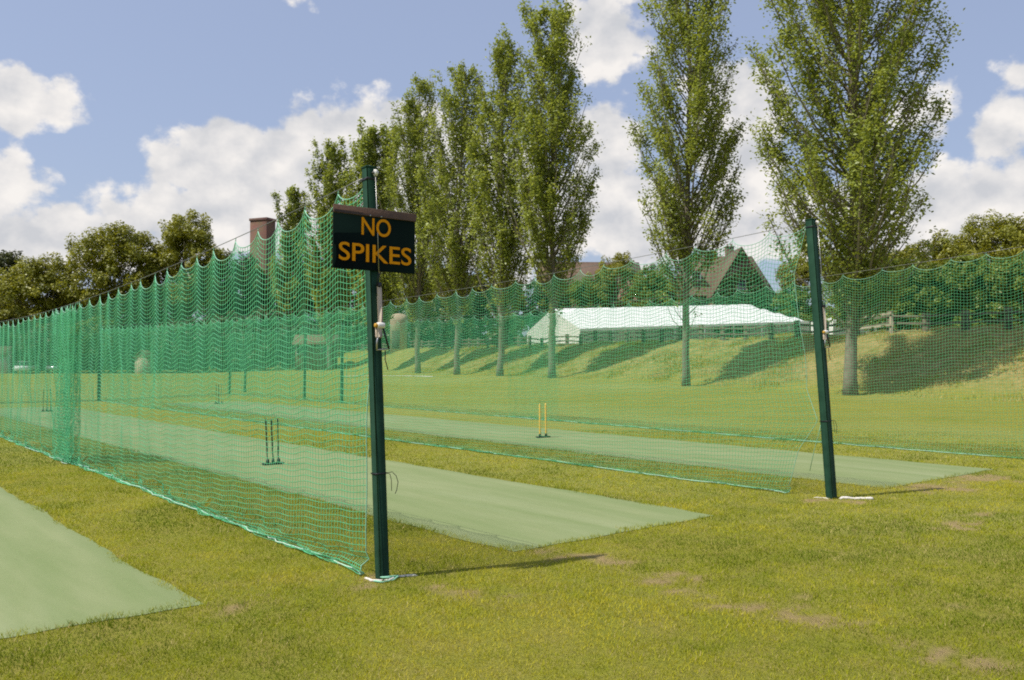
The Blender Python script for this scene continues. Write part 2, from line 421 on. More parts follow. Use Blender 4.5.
# ------------------------------------------------------------------ artificial pitches
def mat_material():
    m, nt = new_mat('pitch carpet')
    out = nd(nt, 'ShaderNodeOutputMaterial'); p = nd(nt, 'ShaderNodeBsdfPrincipled', i_Roughness=.95); p.inputs['Specular IOR Level'].default_value = .2
    tc = nd(nt, 'ShaderNodeTexCoord')
    def noise(sc, det=5.0, ro=.6, vec=None):
        n = nd(nt, 'ShaderNodeTexNoise', i_Scale=sc, i_Detail=det, i_Roughness=ro); lk(nt, vec or tc.outputs['Object'], n.inputs['Vector']); return n
    mp = nd(nt, 'ShaderNodeMapping'); mp.inputs['Scale'].default_value = (.25, 1.6, 1); lk(nt, tc.outputs['Object'], mp.inputs[0])
    n1, n2, n3 = noise(1.4, 6.0, .6, mp.outputs[0]), noise(9.0), noise(160.0, 3.0, .8)
    a = nd(nt, 'ShaderNodeMix', data_type='RGBA'); a.inputs[6].default_value = rgb(.180, .232, .094); a.inputs[7].default_value = rgb(.238, .275, .132)
    r = nd(nt, 'ShaderNodeMapRange', i_1=.35, i_2=.68); lk(nt, n1.outputs['Fac'], r.inputs[0]); lk(nt, r.outputs[0], a.inputs[0])
    b = nd(nt, 'ShaderNodeMix', data_type='RGBA', blend_type='MULTIPLY'); b.inputs[0].default_value = .35; lk(nt, a.outputs[2], b.inputs[6])
    r3 = nd(nt, 'ShaderNodeMapRange', i_1=.3, i_2=.7, i_3=.55, i_4=1.35); lk(nt, n3.outputs['Fac'], r3.inputs[0]); lk(nt, r3.outputs[0], b.inputs[7])
    c = nd(nt, 'ShaderNodeMix', data_type='RGBA'); c.inputs[7].default_value = rgb(.26, .265, .14)
    r2 = nd(nt, 'ShaderNodeMapRange', i_1=.62, i_2=.80, i_3=0, i_4=.5); lk(nt, n2.outputs['Fac'], r2.inputs[0]); lk(nt, r2.outputs[0], c.inputs[0]); lk(nt, b.outputs[2], c.inputs[6])
    # pale worn strip where balls pitch, and a few darker scuffs
    w1 = nd(nt, 'ShaderNodeSeparateXYZ'); lk(nt, tc.outputs['Object'], w1.inputs[0])
    wa = nd(nt, 'ShaderNodeMath', operation='ABSOLUTE'); lk(nt, w1.outputs[1], wa.inputs[0])
    wr = nd(nt, 'ShaderNodeMapRange', interpolation_type='SMOOTHSTEP', i_1=.95, i_2=.15, i_3=0.0, i_4=1.0); lk(nt, wa.outputs[0], wr.inputs[0])
    n4 = noise(2.2, 6.0, .65, mp.outputs[0]); r4 = nd(nt, 'ShaderNodeMapRange', i_1=.42, i_2=.72, i_3=0, i_4=.28); lk(nt, n4.outputs['Fac'], r4.inputs[0])
    wm = nd(nt, 'ShaderNodeMath', operation='MULTIPLY'); lk(nt, wr.outputs[0], wm.inputs[0]); lk(nt, r4.outputs[0], wm.inputs[1])
    d = nd(nt, 'ShaderNodeMix', data_type='RGBA'); d.inputs[7].default_value = rgb(.31, .345, .205); lk(nt, wm.outputs[0], d.inputs[0]); lk(nt, c.outputs[2], d.inputs[6])
    n6 = noise(3.4, 7.0, .7); r6 = nd(nt, 'ShaderNodeMapRange', i_1=.60, i_2=.78, i_3=0, i_4=.22); lk(nt, n6.outputs['Fac'], r6.inputs[0])
    c = nd(nt, 'ShaderNodeMix', data_type='RGBA'); c.inputs[7].default_value = rgb(.13, .165, .07); lk(nt, r6.outputs[0], c.inputs[0]); lk(nt, d.outputs[2], c.inputs[6])
    lk(nt, c.outputs[2], p.inputs['Base Color'])
    bp = nd(nt, 'ShaderNodeBump', i_Strength=.35, i_Distance=.006); lk(nt, n3.outputs['Fac'], bp.inputs['Height']); lk(nt, bp.outputs[0], p.inputs['Normal'])
    lk(nt, p.outputs[0], out.inputs[0]); return m
M['pitch'] = mat_material()
ANG = math.atan2(U[1], U[0])
def build_mats():
    labs = ['pale green artificial cricket pitch in the near left corner, outside the nets',
            'pale green artificial pitch between the sign post and the middle net, with black stumps',
            'pale green artificial pitch behind the right net post, with yellow stumps']
    for k, ((v0, v1, u0, u1), lab) in enumerate(zip(MATS, labs)):
        L, W = u1 - u0, v1 - v0
        t = thing('cricket_pitch', lab, 'cricket pitch', (*lane(u0, (v0 + v1) / 2), 0), 'artificial cricket pitches', ANG)
        nu, nv = int(L / .12), 26
        uu = np.linspace(0, L, nu); vv = np.linspace(-W / 2, W / 2, nv)
        UU, VV = np.meshgrid(uu, vv)
        e = np.abs(VV) / (W / 2)
        VV = VV + np.sign(VV) * (e > .95) * (fbm(UU * 1.4, VV * 0 + k * 9, 5, 61) - .5) * .13
        eu = (UU < .06)
        UU = UU + eu * (fbm(VV * 1.6, UU * 0 + k * 5, 5, 63) - .5) * .13
        Z = .016 + (fbm(UU * .7 + k * 7, VV * .9, 3, 65) - .5) * .014
        Z = np.where((e > .95) | eu, .004, Z)
        g = Geo(); i = np.arange(nu * nv).reshape(nv, nu)
        g.add(np.stack([UU, VV, Z], -1).reshape(-1, 3), np.stack([i[:-1, :-1], i[1:, :-1], i[1:, 1:], i[:-1, 1:]], -1).reshape(-1, 4))
        g.build('carpet', M['pitch'], t, smooth=True)
build_mats()

# white boundary line far out on the field
def build_line():
    pts = [(-15.5, 78.5), (-12.0, 75.5), (-9.3, 73.0), (-7.1, 70.0), (-5.8, 67.5)]
    pts = np.array(pts); tt = np.linspace(0, 1, len(pts)); t2 = np.linspace(0, 1, 40)
    P = np.stack([np.interp(t2, tt, pts[:, 0]), np.interp(t2, tt, pts[:, 1])], -1)
    P = (P + np.roll(P, 1, 0) + np.roll(P, -1, 0)) / 3; P = P[1:-1]
    d = np.gradient(P, axis=0); d /= np.linalg.norm(d, axis=1)[:, None]; n = np.stack([-d[:, 1], d[:, 0]], -1)
    g = Geo(); A = P + n * .22; B = P - n * .22
    v = np.concatenate([np.c_[A, gh(A[:, 0], A[:, 1]) + .012], np.c_[B, gh(B[:, 0], B[:, 1]) + .012]])
    k = len(P); i = np.arange(k - 1)
    g.add(v, np.stack([i, i + 1, k + i + 1, k + i], -1))
    tag(g.build('boundary_line', M['whiteline']), kind='structure')
build_line()

# ------------------------------------------------------------------ net posts
u3, v3, z3 = np.array([*U, 0]), np.array([*V, 0]), np.array([0, 0, 1.])
def leanax(lean, h):
    a = np.array([lean[0], lean[1], h]); a /= np.linalg.norm(a)
    ax = u3 - a * (u3 @ a); ax /= np.linalg.norm(ax); return a, ax, np.cross(a, ax)
def build_post(name_label, p, h, lean, s, full, winch_z=1.9, tie_z=.8, group='tall posts of the cricket nets'):
    t = thing('net_post', name_label, 'net post', (p[0], p[1], 0), group)
    a, ax, ay = leanax(lean, h)
    g = Geo(); g.box(a * (h / 2 - .1), (s, s, h + .2), ax, ay, a, .006)
    pole = g.build('pole', M['post'], t)
    g = Geo(); g.box(a * (h + .007), (s + .008, s + .008, .014), ax, ay, a, .004); g.build('post_cap', M['post'], t)
    F = -ax * (s / 2)              # front face
    Rt = -ay if (-ay) @ v3 > 0 else ay
    def at(z): return a * (z / a[2])
    if not full:
        return t, at, F, Rt, ax, a
    g = Geo()
    c = at(h - .045) + F - ax * .016 + Rt * (s * .28)
    g.tube([c - Rt * .011, c - Rt * .009, c + Rt * .009, c + Rt * .011], [.02, .026, .026, .02], 14)
    pw = g.build('pulley', M['white'], t, smooth=False)
    g = Geo(); g.box(at(h - .045) + F - ax * .014 + Rt * (s * .28), (.03, .05, .012), ax, Rt, a, .003); g.build('bracket', M['steel'], t)
    g = Geo()                      # band under the cap
    zb = at(h - .09)
    g.box(zb, (s + .012, s + .012, .018), ax, ay, a, .004); g.build('band', M['black'], t)
    # wire from the pulley down the front of the post to the strap
    off = F - ax * .026 + Rt * (s * .22)
    g = Geo()
    g.tube([at(h - .06) + off, at(winch_z + .72) + off * 1.02, at(winch_z + .40) + off], .0032, 5)
    g.build('wire', M['steel'], t)
    g = Geo()
    for sg in (-1, 1): g.tube([at(winch_z + .42) + off, at(winch_z + .325) + off + Rt * .018 * sg], .003, 5)
    g.box(at(winch_z + .31) + off, (.03, .042, .035), ax, Rt, a, .008); g.build('shackle', M['black'], t)
    g = Geo(); g.box(at(winch_z + .16) + off, (.006, .042, .29), ax, Rt, a, .002); st = g.build('strap', M['strap'], t)
    # tensioner: drum, knob, two arms and cross bar
    w = thing_part = Geo()
    cz = at(winch_z) + off
    w.tube([cz - Rt * .030, cz - Rt * .026, cz + Rt * .026, cz + Rt * .030], [.021, .024, .024, .021], 14)
    dr = w.build('winch_drum', M['white'], t)
    g = Geo(); g.tube([cz - Rt * .052, cz - Rt * .048, cz - Rt * .034, cz - Rt * .031], [.011, .017, .017, .011], 12); g.build('knob', M['yellow'], dr)
    g = Geo(); g.box(at(winch_z - .05) + off * .9 - Rt * .012, (.03, .05, .09), ax, Rt, a, .006); g.build('winch_bracket', M['strap'], t)
    g = Geo(); g.tube([cz - Rt * .022 - a * .07, cz - Rt * .036 - a * .12, cz - Rt * .040 - a * .185], .007, 6)
    g.tube([cz - Rt * .042 - a * .186, cz + Rt * .070 - a * .180], .006, 6); g.build('crank_arm', M['steel'], t)
    g = Geo(); g.tube([cz + Rt * .022 - a * .02, cz + Rt * .045 - a * .10, cz + Rt * .066 - a * .18], .008, 6)
    g.tube([cz + Rt * .034 - a * .19, cz + Rt * .03 - a * .26, cz + Rt * .052 - a * .34], .004, 5); g.build('crank_handle', M['black'], t)
    # cable tie and loose tail
    g = Geo(); g.box(at(tie_z), (s + .012, s + .012, .011), ax, ay, a, .003)
    q0 = at(tie_z) + F + Rt * (s / 2)
    g.tube([q0, q0 + Rt * .05 + a * .004, q0 + Rt * .085 - a * .03, q0 + Rt * .10 - a * .08, q0 + Rt * .085 - a * .14, q0 + Rt * .07 - a * .165], .0028, 5)
    g.tube([q0, q0 + Rt * .03 - a * .01, q0 + Rt * .042 - a * .06, q0 + Rt * .04 - a * .14], .0026, 5)
    g.build('cable_tie', M['black'], t)
    return t, at, F, Rt, ax, a
postA, atA, FA, RA, axA, aA = build_post('dark green square post carrying the NO SPIKES board', P1, 3.13, (-.125, .065), .082, True, 1.91, .79)
P3 = lane(0, 6.17)
postB, atB, FB, RB, axB, aB = build_post('dark green square post on the right with white rag at its foot', P3, 3.35, (-.19, .10), .098, True, 1.98, .92)
P5 = lane(0, 12.42)
postC, atC, FC, RC, axC, aC = build_post('green post at the right edge of the photo holding the far net', P5, 3.55, (-.10, .06), .098, True, 2.35, .98)
back = [(33.0, 0.2, 3.1, 'green net post at the far left end of the near net'),
        (32.6, 6.2, 3.1, 'thin dark post far off at left, at the back end of the middle net'),
        (36.3, 13.06, 3.1, 'thin dark post far off, left one of the close pair'),
        (38.4, 14.7, 3.1, 'thin dark post far off, right one of the close pair'),
        (28.9, 13.4, 3.1, 'thin dark post seen far off, midway between the close pair and the sign post'),
        (24.8, 12.95, 3.1, 'thin dark post seen far off, just left of the sign post')]
for u_, v_, h_, lab in back:
    q = lane(u_, v_); build_post(lab, q, h_, (.02, .03), .10, False, group='posts at the back of the nets')

# rags and rope ends at the foot of the posts
def rope_end(name, label, pts, rad, mat, seed):
    P = np.array(pts, float); tt = np.linspace(0, 1, len(P)); t2 = np.linspace(0, 1, 26)
    Q = np.stack([np.interp(t2, tt, P[:, k]) for k in range(3)], -1)
    rr = rad * (.65 + .8 * fbm(t2 * 9, t2 * 0 + seed, 3, seed)); rr[0] *= .5; rr[-1] *= .4
    Q[:, 2] += rr * .6; Q[:, 0] += (fbm(t2 * 8, t2 * 0, 3, seed + 3) - .5) * rad * 2; Q[:, 1] += (fbm(t2 * 8, t2 * 0, 3, seed + 4) - .5) * rad * 2.4
    g = Geo(); g.tube(Q, rr, 8)
    return tag(g.build(name, mat, smooth=True), label, 'rope')
x, y = P1
rope_end('rag', 'crumpled white rag tucked around the foot of the sign post', [(x - .13, y - .02, 0), (x - .06, y - .10, 0), (x + .06, y - .09, 0), (x + .10, y + .02, 0.0), (x + .26, y + .07, 0)], .010, M['rag'], 3)
rope_end('net_rope', 'green net rope wound at the foot of the sign post', [(x - .05, y - .12, .005), (x + .02, y - .15, .005), (x + .10, y - .10, .01), (x + .12, y + .02, .01), (x + .0, y - .11, .03), (x + .08, y - .12, .03)], .006, M['rope'], 5)
x, y = P3
rope_end('rag', 'long white rag lying on grass right of the right net post', [(x + .06, y - .07, 0), (x + .22, y - .06, 0), (x + .34, y - .09, 0), (x + .47, y - .10, 0)], .017, M['rag'], 8)
rope_end('net_rope', 'white rope end lying left of the foot of the right net post', [(x - .20, y + .04, 0), (x - .10, y + .01, 0), (x - .05, y - .06, 0)], .007, M['rag'], 12)

# ------------------------------------------------------------------ sign
def text_geo(body, size, x, y, bold):
    cu = bpy.data.curves.new('t', 'FONT'); cu.body = body; cu.size = size; cu.offset = bold; cu.extrude = .0012
    cu.align_x = 'CENTER'; cu.align_y = 'BOTTOM_BASELINE'; cu.space_character = 1.0; cu.resolution_u = 6
    o = bpy.data.objects.new('t', cu); C.objects.link(o)
    bpy.context.view_layer.update()
    me = bpy.data.meshes.new_from_object(o.evaluated_get(bpy.context.evaluated_depsgraph_get()))
    C.objects.unlink(o); bpy.data.objects.remove(o)
    co = np.empty(len(me.vertices) * 3); me.vertices.foreach_get('co', co); co = co.reshape(-1, 3)
    faces = [list(p.vertices) for p in me.polygons]
    return co, faces
def build_sign():
    zc = 2.56; W, H = .712, .466
    c = np.array([P1[0], P1[1], 0]) + atA(zc) + FA - axA * .016
    t = thing('notice_board', 'dark board reading NO SPIKES in orange, fixed to the near net post', 'sign', tuple(c))
    X, Z = v3, z3; Yn = np.cross(Z, X)      # X right along board, Yn into the scene
    tilt = R(.9); X2 = X * math.cos(tilt) - Z * math.sin(tilt) * .35; X2 /= np.linalg.norm(X2); Z2 = np.cross(X2, np.cross(Z, X2)); Z2 /= np.linalg.norm(Z2); Yn = np.cross(Z2, X2)
    g = Geo(); g.box(np.zeros(3), (W, .02, H), X2, Yn, Z2, .003); pn = g.build('board', M['signboard'], t)
    g = Geo(); g.box(Z2 * (H / 2 - .024) - Yn * .0135, (W + .010, .012, .062), X2, Yn, Z2, .003); g.build('top_rail', M['rust'], t)
    for bx in (-.055, .04):
        g = Geo(); p = Z2 * (H / 2 - .05) + X2 * bx - Yn * .02
        g.tube([p, p - Yn * .006], .006, 8); g.build('bolt', M['steel'], t)
    for body, base, capw, caph in (('NO', .032, .255, .136), ('SPIKES', -.172, .632, .138)):
        co, faces = text_geo(body, 1.0, 0, 0, .009)
        mn, mx = co.min(0), co.max(0)
        co = co.copy(); co[:, 0] = (co[:, 0] - (mn[0] + mx[0]) / 2) * capw / (mx[0] - mn[0]); co[:, 1] = (co[:, 1] - mn[1]) * caph / (mx[1] - mn[1])
        co[:, 2] = (co[:, 2] - mn[2]) 
        P = np.outer(co[:, 0] + .004, X2) + np.outer(co[:, 1] + base, Z2) - np.outer(co[:, 2] + .0105, Yn)
        me = bpy.data.meshes.new('lettering'); me.from_pydata([tuple(v) for v in P], [], faces); me.materials.append(M['orange'])
        o = bpy.data.objects.new('lettering', me); C.objects.link(o); o.parent = t
    return t
build_sign()

# ------------------------------------------------------------------ nets
def strands(g, P, r, e1, e2):
    """P (m strands, n points, 3): triangular twine round every polyline"""
    m, n, _ = P.shape
    ang = np.array([.5, 2.59, 4.69]); ring = r * (np.cos(ang)[:, None] * e1 + np.sin(ang)[:, None] * e2)
    v = P[:, :, None, :] + ring[None, None]
    idx = np.arange(m * n * 3).reshape(m, n, 3)
    nx = np.roll(idx, -1, 2)
    q = np.stack([idx[:, :-1], nx[:, :-1], nx[:, 1:], idx[:, 1:]], -1).reshape(-1, 4)
    g.add(v.reshape(-1, 3), q)

def net_panel(A, B, t0, t1, hc, hook, mesh, r, seed, edge0=None, woff=0.0, sagm=.10, fold=.018, depth=None):
    """knotted mesh hung from hooks on a cable from A towards B; returns twine, top rope and hem points"""
    d = (B - A); L = np.linalg.norm(d); d = d / L; w = np.array([d[1], -d[0]])
    cols = np.arange(t0, t1 + mesh * .5, mesh); n = len(cols)
    H = max(hc(t0), hc(t1), hc((t0 + t1) / 2)) ; K = int(H / mesh) + 6 if depth is None else int(depth / mesh)
    rng = np.random.default_rng(seed)
    nb = int((t1 - t0) / hook) + 3
    hk = t0 + np.arange(nb) * hook + rng.normal(0, hook * .08, nb); hk[0] = t0
    hk = t0 + np.round((hk - t0) / mesh) * mesh
    b = np.clip(np.searchsorted(hk, cols, 'right') - 1, 0, nb - 2)
    s = np.clip((cols - hk[b]) / (hk[b + 1] - hk[b]), 0, 1)
    amp = sagm * rng.uniform(.6, 1.45, nb)[b]
    zc = np.array([hc(t) for t in cols])
    k = np.arange(K)[:, None] * mesh
    rnd_ = np.exp(-k / .45); shp = rnd_ * ((4 * s * (1 - s)) ** .8)[None] + (1 - rnd_) * (.5 - .5 * np.cos(2 * np.pi * s))[None]
    zt = zc[None] - .015 - k - shp * amp[None] * np.exp(-k / 1.25)
    # slack gathers on the ground
    z = np.where(zt < .15, .012 + .138 * np.exp((zt - .15) / .11), zt)
    q = np.clip(k / H, 0, 1)
    ph = np.sin(2 * np.pi * s)[None] * (rng.uniform(.2, 1.0, nb)[b])[None] * np.exp(-k / .9) + (fbm(cols[None] / hook * 1.7 + seed, k * .9, 3, seed + 2) - .5) * 2.6 * sstep(.2, 1.0, k)
    wv = woff + ph * fold * (.35 + .65 * np.sin(np.pi * np.clip(q * 1.1, 0, 1))) + (fbm(cols[None] * .6 + seed, q * 2.2, 3, seed) - .5) * .16 * np.sin(np.pi * np.clip(q, 0, 1))
    wv = wv + (zt < .15) * (fbm(cols[None] * 2.3, k * 9, 3, seed + 9) - .5) * .22
    tt = cols[None] + np.zeros((K, 1)) + (fbm(cols[None] * 2, k * 1.5, 2, seed + 4) - .5) * mesh * .4 - np.sin(2 * np.pi * s)[None] * .012 * np.exp(-k / .9)
    if edge0 is not None:
        e = np.interp(z, edge0[0], edge0[1]); tt = tt + e * np.exp(-(cols[None] - t0) / .7)
    P = np.empty((K, n, 3))
    P[..., 0] = A[0] + d[0] * tt + w[0] * wv; P[..., 1] = A[1] + d[1] * tt + w[1] * wv; P[..., 2] = z
    g = Geo()
    d3, w3 = np.array([*d, 0]), np.array([*w, 0])
    strands(g, P, r, w3, z3)
    strands(g, P.transpose(1, 0, 2), r * .70, w3, d3)
    return g, P, (hk, d, w)

def build_net(label, A, B, hc, panels, hook, mesh, r, seed, mat, edge0=None, sagm=.10, fold=.018, strip=None):
    L = np.linalg.norm(B - A); d = (B - A) / L
    t = thing('cricket_net', label, 'cricket net', (A[0], A[1], 0), 'green cricket nets'); org = (A[0], A[1], 0)
    for k, (t0, t1, wo) in enumerate(panels):
        g, P, (hk, dd, w) = net_panel(A, B, t0, t1, hc, hook, mesh, r, seed + 13 * k, edge0 if k == 0 else None, wo, sagm, fold)
        g.build('mesh_panel', mat, t, origin=org)
        g = Geo(); g.tube(P[0], r * 1.4, 5); 
        if k == 0: g.tube(P[:, 0], r * 1.4, 5)
        g.build('head_rope', M['rope'], t, origin=org)
        g = Geo(); hem = P[-1].copy(); hem[:, 2] = .02; g.tube(hem[::2] - np.array([*w, 0]) * 0.0, r * 1.6, 5); g.build('hem_rope', M['hem'], t, origin=org)
        for h in hk:                   # hooks joining head rope and cable
            if h > t1: break
            p = A + d * h; zc = hc(h); g = Geo(); g.tube([(p[0], p[1], zc - .018), (p[0] + .004, p[1], zc + .022)], .004, 4); g.build('hook', M['rope'], t, origin=org)
    if strip:
        for wo in (.035,):
            g, P, _ = net_panel(A, B, strip[0], strip[1], hc, hook, mesh * .85, r * .9, seed + 77, None, wo, sagm, fold, strip[2])
            g.build('folded_strip', mat, t, origin=org)
    ts = np.linspace(0, L, 60); g = Geo()
    g.tube([(A[0] + d[0] * q, A[1] + d[1] * q, hc(q) + .02) for q in ts], .004, 5); g.build('support_cable', M['cable'], t, origin=org)
    return t
def sagline(h0, hm, tm, h1, L):
    def f(t): return hm + (h0 - hm) * (1 - t / tm) ** 2 if t < tm else hm + (h1 - hm) * ((t - tm) / max(L - tm, .1)) ** 2
    return f
A0 = P1 + np.array([-.121, .063]) + U * .05
B0 = P3 + np.array([-.185, .098]) + U * .05
C0 = P5 + np.array([-.10, .06]) + U * .05
A1, B1, C1 = lane(33.0, .2), lane(32.6, 6.2), lane(36.3, 13.06)
LA, LB, LC = np.linalg.norm(A1 - A0), np.linalg.norm(B1 - B0), np.linalg.norm(C1 - C0)
hA, hB, hC = sagline(3.05, 2.47, 14.5, 2.9, LA), sagline(3.30, 2.82, 14.5, 3.0, LB), sagline(3.52, 3.0, 15, 3.05, LC)
edgeA = (np.array([0, .1, .8, 2.2, 3.1]), np.array([.0, .03, .05, .02, .02]))
# the foot of each net follows the upright line under its leaning post top
edgeA = (np.array([0, 1.5, 3.1]), np.array([-.03, -.03, .0]))
edgeB = (np.array([0, .1, .55, .92, 1.3, 1.7, 2.7, 3.3]), np.array([.28, .26, .13, -.12, .05, .05, .18, .0]))
edgeC = (np.array([0, 1.5, 3.5]), np.array([-.12, -.05, .0]))
build_net('near green net hung from the post with the NO SPIKES board', A0, A1, hA, [(.0, 10.6, 0), (9.1, LA - .1, -.05), (9.2, 10.5, .06), (9.25, 10.4, -.09)], .53, .051, .0036, 101, M['twine'], edgeA)
build_net('middle green net hung from the right post with the white rag', B0, B1, hB, [(.02, LB - .1, 0)], .57, .052, .0030, 202, M['twine_b'], edgeB, strip=(11.0, LB - .1, .26))
build_net('furthest long green net, reaching the right edge of the photo in front of the bank', C0, C1, hC, [(.02, 14.0, 0), (11.8, LC - .1, -.06)], .65, .054, .0030, 303, M['twine_b'], edgeC, .11)
flat = lambda t: 2.95 + .0 * t
build_net('green net closing the back of the near lane at far left', A1, B1, lambda t: 2.85, [(.05, np.linalg.norm(B1 - A1) - .05, 0)], .6, .06, .0034, 404, M['twine_b'], strip=(.1, np.linalg.norm(B1 - A1) - .1, .26))
build_net('green net closing the back of the second lane far off', B1, C1, lambda t: 2.9, [(.05, np.linalg.norm(C1 - B1) - .05, 0)], .6, .06, .0034, 505, M['twine_b'])
# cord that holds the end of the middle net to its post
g = Geo(); q = P3 - np.array([.04, -.03]); q0 = np.array([*q, 0]) + atB(.92); q1 = np.array([*(P3 + U * .23), .55])
g.tube([q0, (q0 + q1) / 2 - z3 * .02, q1, np.array([*(P3 + U * .29), .30])], .004, 5)
tag(g.build('tie_cord', M['rope']), 'pale green cord tying the loose net end to the right post', 'cord')

# ------------------------------------------------------------------ stumps
def stump_set(p, mat, label, vs, h=.71, base=True, rz=ANG, fat=1.0):
    t = thing('cricket_stumps', label, 'stumps', (p[0], p[1], .02), None, rz)
    for k, (off, tl) in enumerate(vs):
        g = Geo(); top = np.array([tl[0], off + tl[1], h])
        b = np.array([0, off, .03]); pts = [b, b * .97 + top * .03, b * .05 + top * .95, b * .02 + top * .98, top]
        g.tube(pts, np.array([.010, .011, .011, .010, .007]) * fat, 10); g.build('stump', mat, t)
    if base:
        g = Geo(); g.box((.0, 0, .012), (.10, .34, .024), bev=.006); bs = g.build('base_plate', M['stump_black'], t)
        for k, (off, tl) in enumerate(vs):
            g = Geo(); g.tube([(0, off, .024), (0, off, .06), (0, off, .085)], [.027, .025, .021], 10); g.build('socket', M['stump_black'], bs)
    return t
sp = [(-.11, (0, .01)), (0, (.01, .0)), (.11, (-.005, -.01))]
stump_set(lane(7.33, 2.39), M['stump_black'], 'set of three thin black stumps on pale pitch behind the near net', [(-.09, (0, .02)), (0, (.01, .03)), (.09, (0, .035))])
stump_set(lane(8.33, 8.86), M['stump_yellow'], 'two yellow stumps in a black base on the furthest pitch', [(-.085, (0, .012)), (.085, (0, .004))], fat=2.0)
stump_set(lane(25.4, 2.85), M['stump_black'], 'black stumps far off at the left end of the middle pitch', sp)
stump_set(lane(27.0, 9.0), M['stump_black'], 'black stumps far off at the left end of the furthest pitch', sp)

# ------------------------------------------------------------------ trees
def leaf_quads(P, size, rng, up=.25, outward=None):
    n = len(P)
    nrm = rng.normal(0, 1, (n, 3)); nrm[:, 2] = np.abs(nrm[:, 2]) + up
    if outward is not None: nrm += outward * .9
    nrm /= np.linalg.norm(nrm, axis=1)[:, None]
    a = np.cross(nrm, rng.normal(0, 1, (n, 3))); a /= np.linalg.norm(a, axis=1)[:, None]; b = np.cross(nrm, a)
    s = size * rng.uniform(.6, 1.3, n)[:, None]
    k = .62
    v = np.stack([P - a * s * .6, P - b * s * k * .55 + nrm * s * .1, P + a * s * .6, P + b * s * k * .55 + nrm * s * .1], 1).reshape(-1, 3)
    return v, np.arange(n * 4).reshape(-1, 4)

def poplar(label, px, py, H, env, nbr, leaf, per, seed, r0=.30, z0=4.0, spread=.42, gap=.0, mat='leaf_poplar', low=0, twin=None):
    rng = np.random.default_rng(seed); gz = g1((px, py))
    t = thing('poplar_tree', label, 'tree', (px, py, gz), 'row of tall poplars along the bank')
    ez = np.array([e[0] for e in env]); er = np.array([e[1] for e in env])
    gt = Geo(); zs = np.linspace(-.3, H * .97, 26)
    wob = np.cumsum(rng.normal(0, .045, (26, 2)), 0) * (zs[:, None] > 1)
    tr = np.c_[wob, zs]; rad = r0 * (1 - zs / (H * 1.02)).clip(.03) ** .85; rad[0] *= 1.35; rad[1] *= 1.08
    gt.tube(tr, rad, 10)
    def trunk_at(z): return np.array([np.interp(z, zs, tr[:, 0]), np.interp(z, zs, tr[:, 1]), z]), np.interp(z, zs, rad)
    LP = []; shade = []
    az = rng.uniform(0, 6.28)
    for i in range(nbr):
        zb = z0 + (H * .93 - z0) * ((i + .5) / nbr) ** 1.12 + rng.normal(0, .25)
        az += 2.4 + rng.normal(0, .35)
        zt = zb; Rr = 0
        for _ in range(3):
            Rr = np.interp(zt, ez, er) * rng.uniform(.66, 1.06) * (.62 + .72 * float(fbm(np.array([az * .9 + seed]), np.array([zb * .16]), 2, seed)[0])); zt = min(zb + max(Rr / math.tan(spread * rng.uniform(.75, 1.25)), .8), H * rng.uniform(.97, 1.0))
        b, rb = trunk_at(min(zb, H * .95)); dirv = np.array([math.cos(az), math.sin(az), 0])
        per_i = per * (.2 if rng.random() < gap else rng.uniform(.8, 1.5))
        tip = np.array([b[0], b[1], zt]) + dirv * Rr
        mid = b * .5 + tip * .5 + dirv * Rr * .16 - np.array([0, 0, (zt - zb) * .08]) + rng.normal(0, .12, 3)
        s = np.linspace(0, 1, 8)[:, None]
        pts = (1 - s) ** 2 * b + 2 * s * (1 - s) * mid + s ** 2 * tip + rng.normal(0, .05, (8, 3)) * (s > 0)
        rbr = min(rb * .36, .022 + .009 * np.linalg.norm(tip - b)); gt.tube(pts, np.linspace(rbr, .012, 8), 5, False)
        ln = np.linalg.norm(tip - b)
        nt = max(4, int(ln * 2.2))
        for j in range(nt):
            f = rng.uniform(.07, 1.0) ** .8
            p = np.array([np.interp(f * 7, np.arange(8), pts[:, m]) for m in range(3)])
            ta = rng.uniform(0, 6.28); tl = rng.uniform(.35, 1.0) * (1.15 - .5 * f) * min(1, .4 + ln / 5)
            td = np.array([math.cos(ta) * .55, math.sin(ta) * .55, 1.0]) + dirv * .45; td /= np.linalg.norm(td)
            e = p + td * tl
            gt.tube([p, (p + e) / 2 + rng.normal(0, .03, 3), e], [.014, .010, .006], 3, False)
            k = rng.poisson(per_i * rng.uniform(.4, 1.6))
            u = rng.uniform(.1, 1.1, k)[:, None]
            LP.append(p + (e - p) * u + rng.normal(0, 1, (k, 3)) * np.array([.17, .17, .23]) * (.55 + .6 * min(1, ln / 4)))
            shade.append(np.full(k, np.clip(rng.normal(.5, .24), 0, 1)))
    for i in range(low):        # bare twigs low on the trunk
        zb = rng.uniform(2.4, z0 + .6); aa = rng.uniform(0, 6.28); b, rb = trunk_at(zb)
        d_ = np.array([math.cos(aa), math.sin(aa), 0]); ln = rng.uniform(.8, 2.0)
        gt.tube([b, b + d_ * ln * .35 + z3 * ln * .35, b + d_ * ln * .6 + z3 * ln], [.03, .018, .006], 4, False)
        k = rng.poisson(per * .6); LP.append(b + d_ * ln * .6 + z3 * ln + rng.normal(0, .16, (k, 3))); shade.append(np.full(k, .5))
    gt.build('trunk', M['bark'], t, smooth=True)
    P = np.concatenate(LP); P = P[P[:, 2] < H * 1.01]; sh = np.concatenate(shade)[:len(P)]
    v, q = leaf_quads(P, leaf, rng, .8)
    g = Geo(); g.add(v, q)
    rnd = np.clip(sh * .6 + rng.uniform(0, 1, len(P)) * .45, 0, 1)
    g.build('crown', M[mat], t, face_attr={'rnd': rnd})
    return t
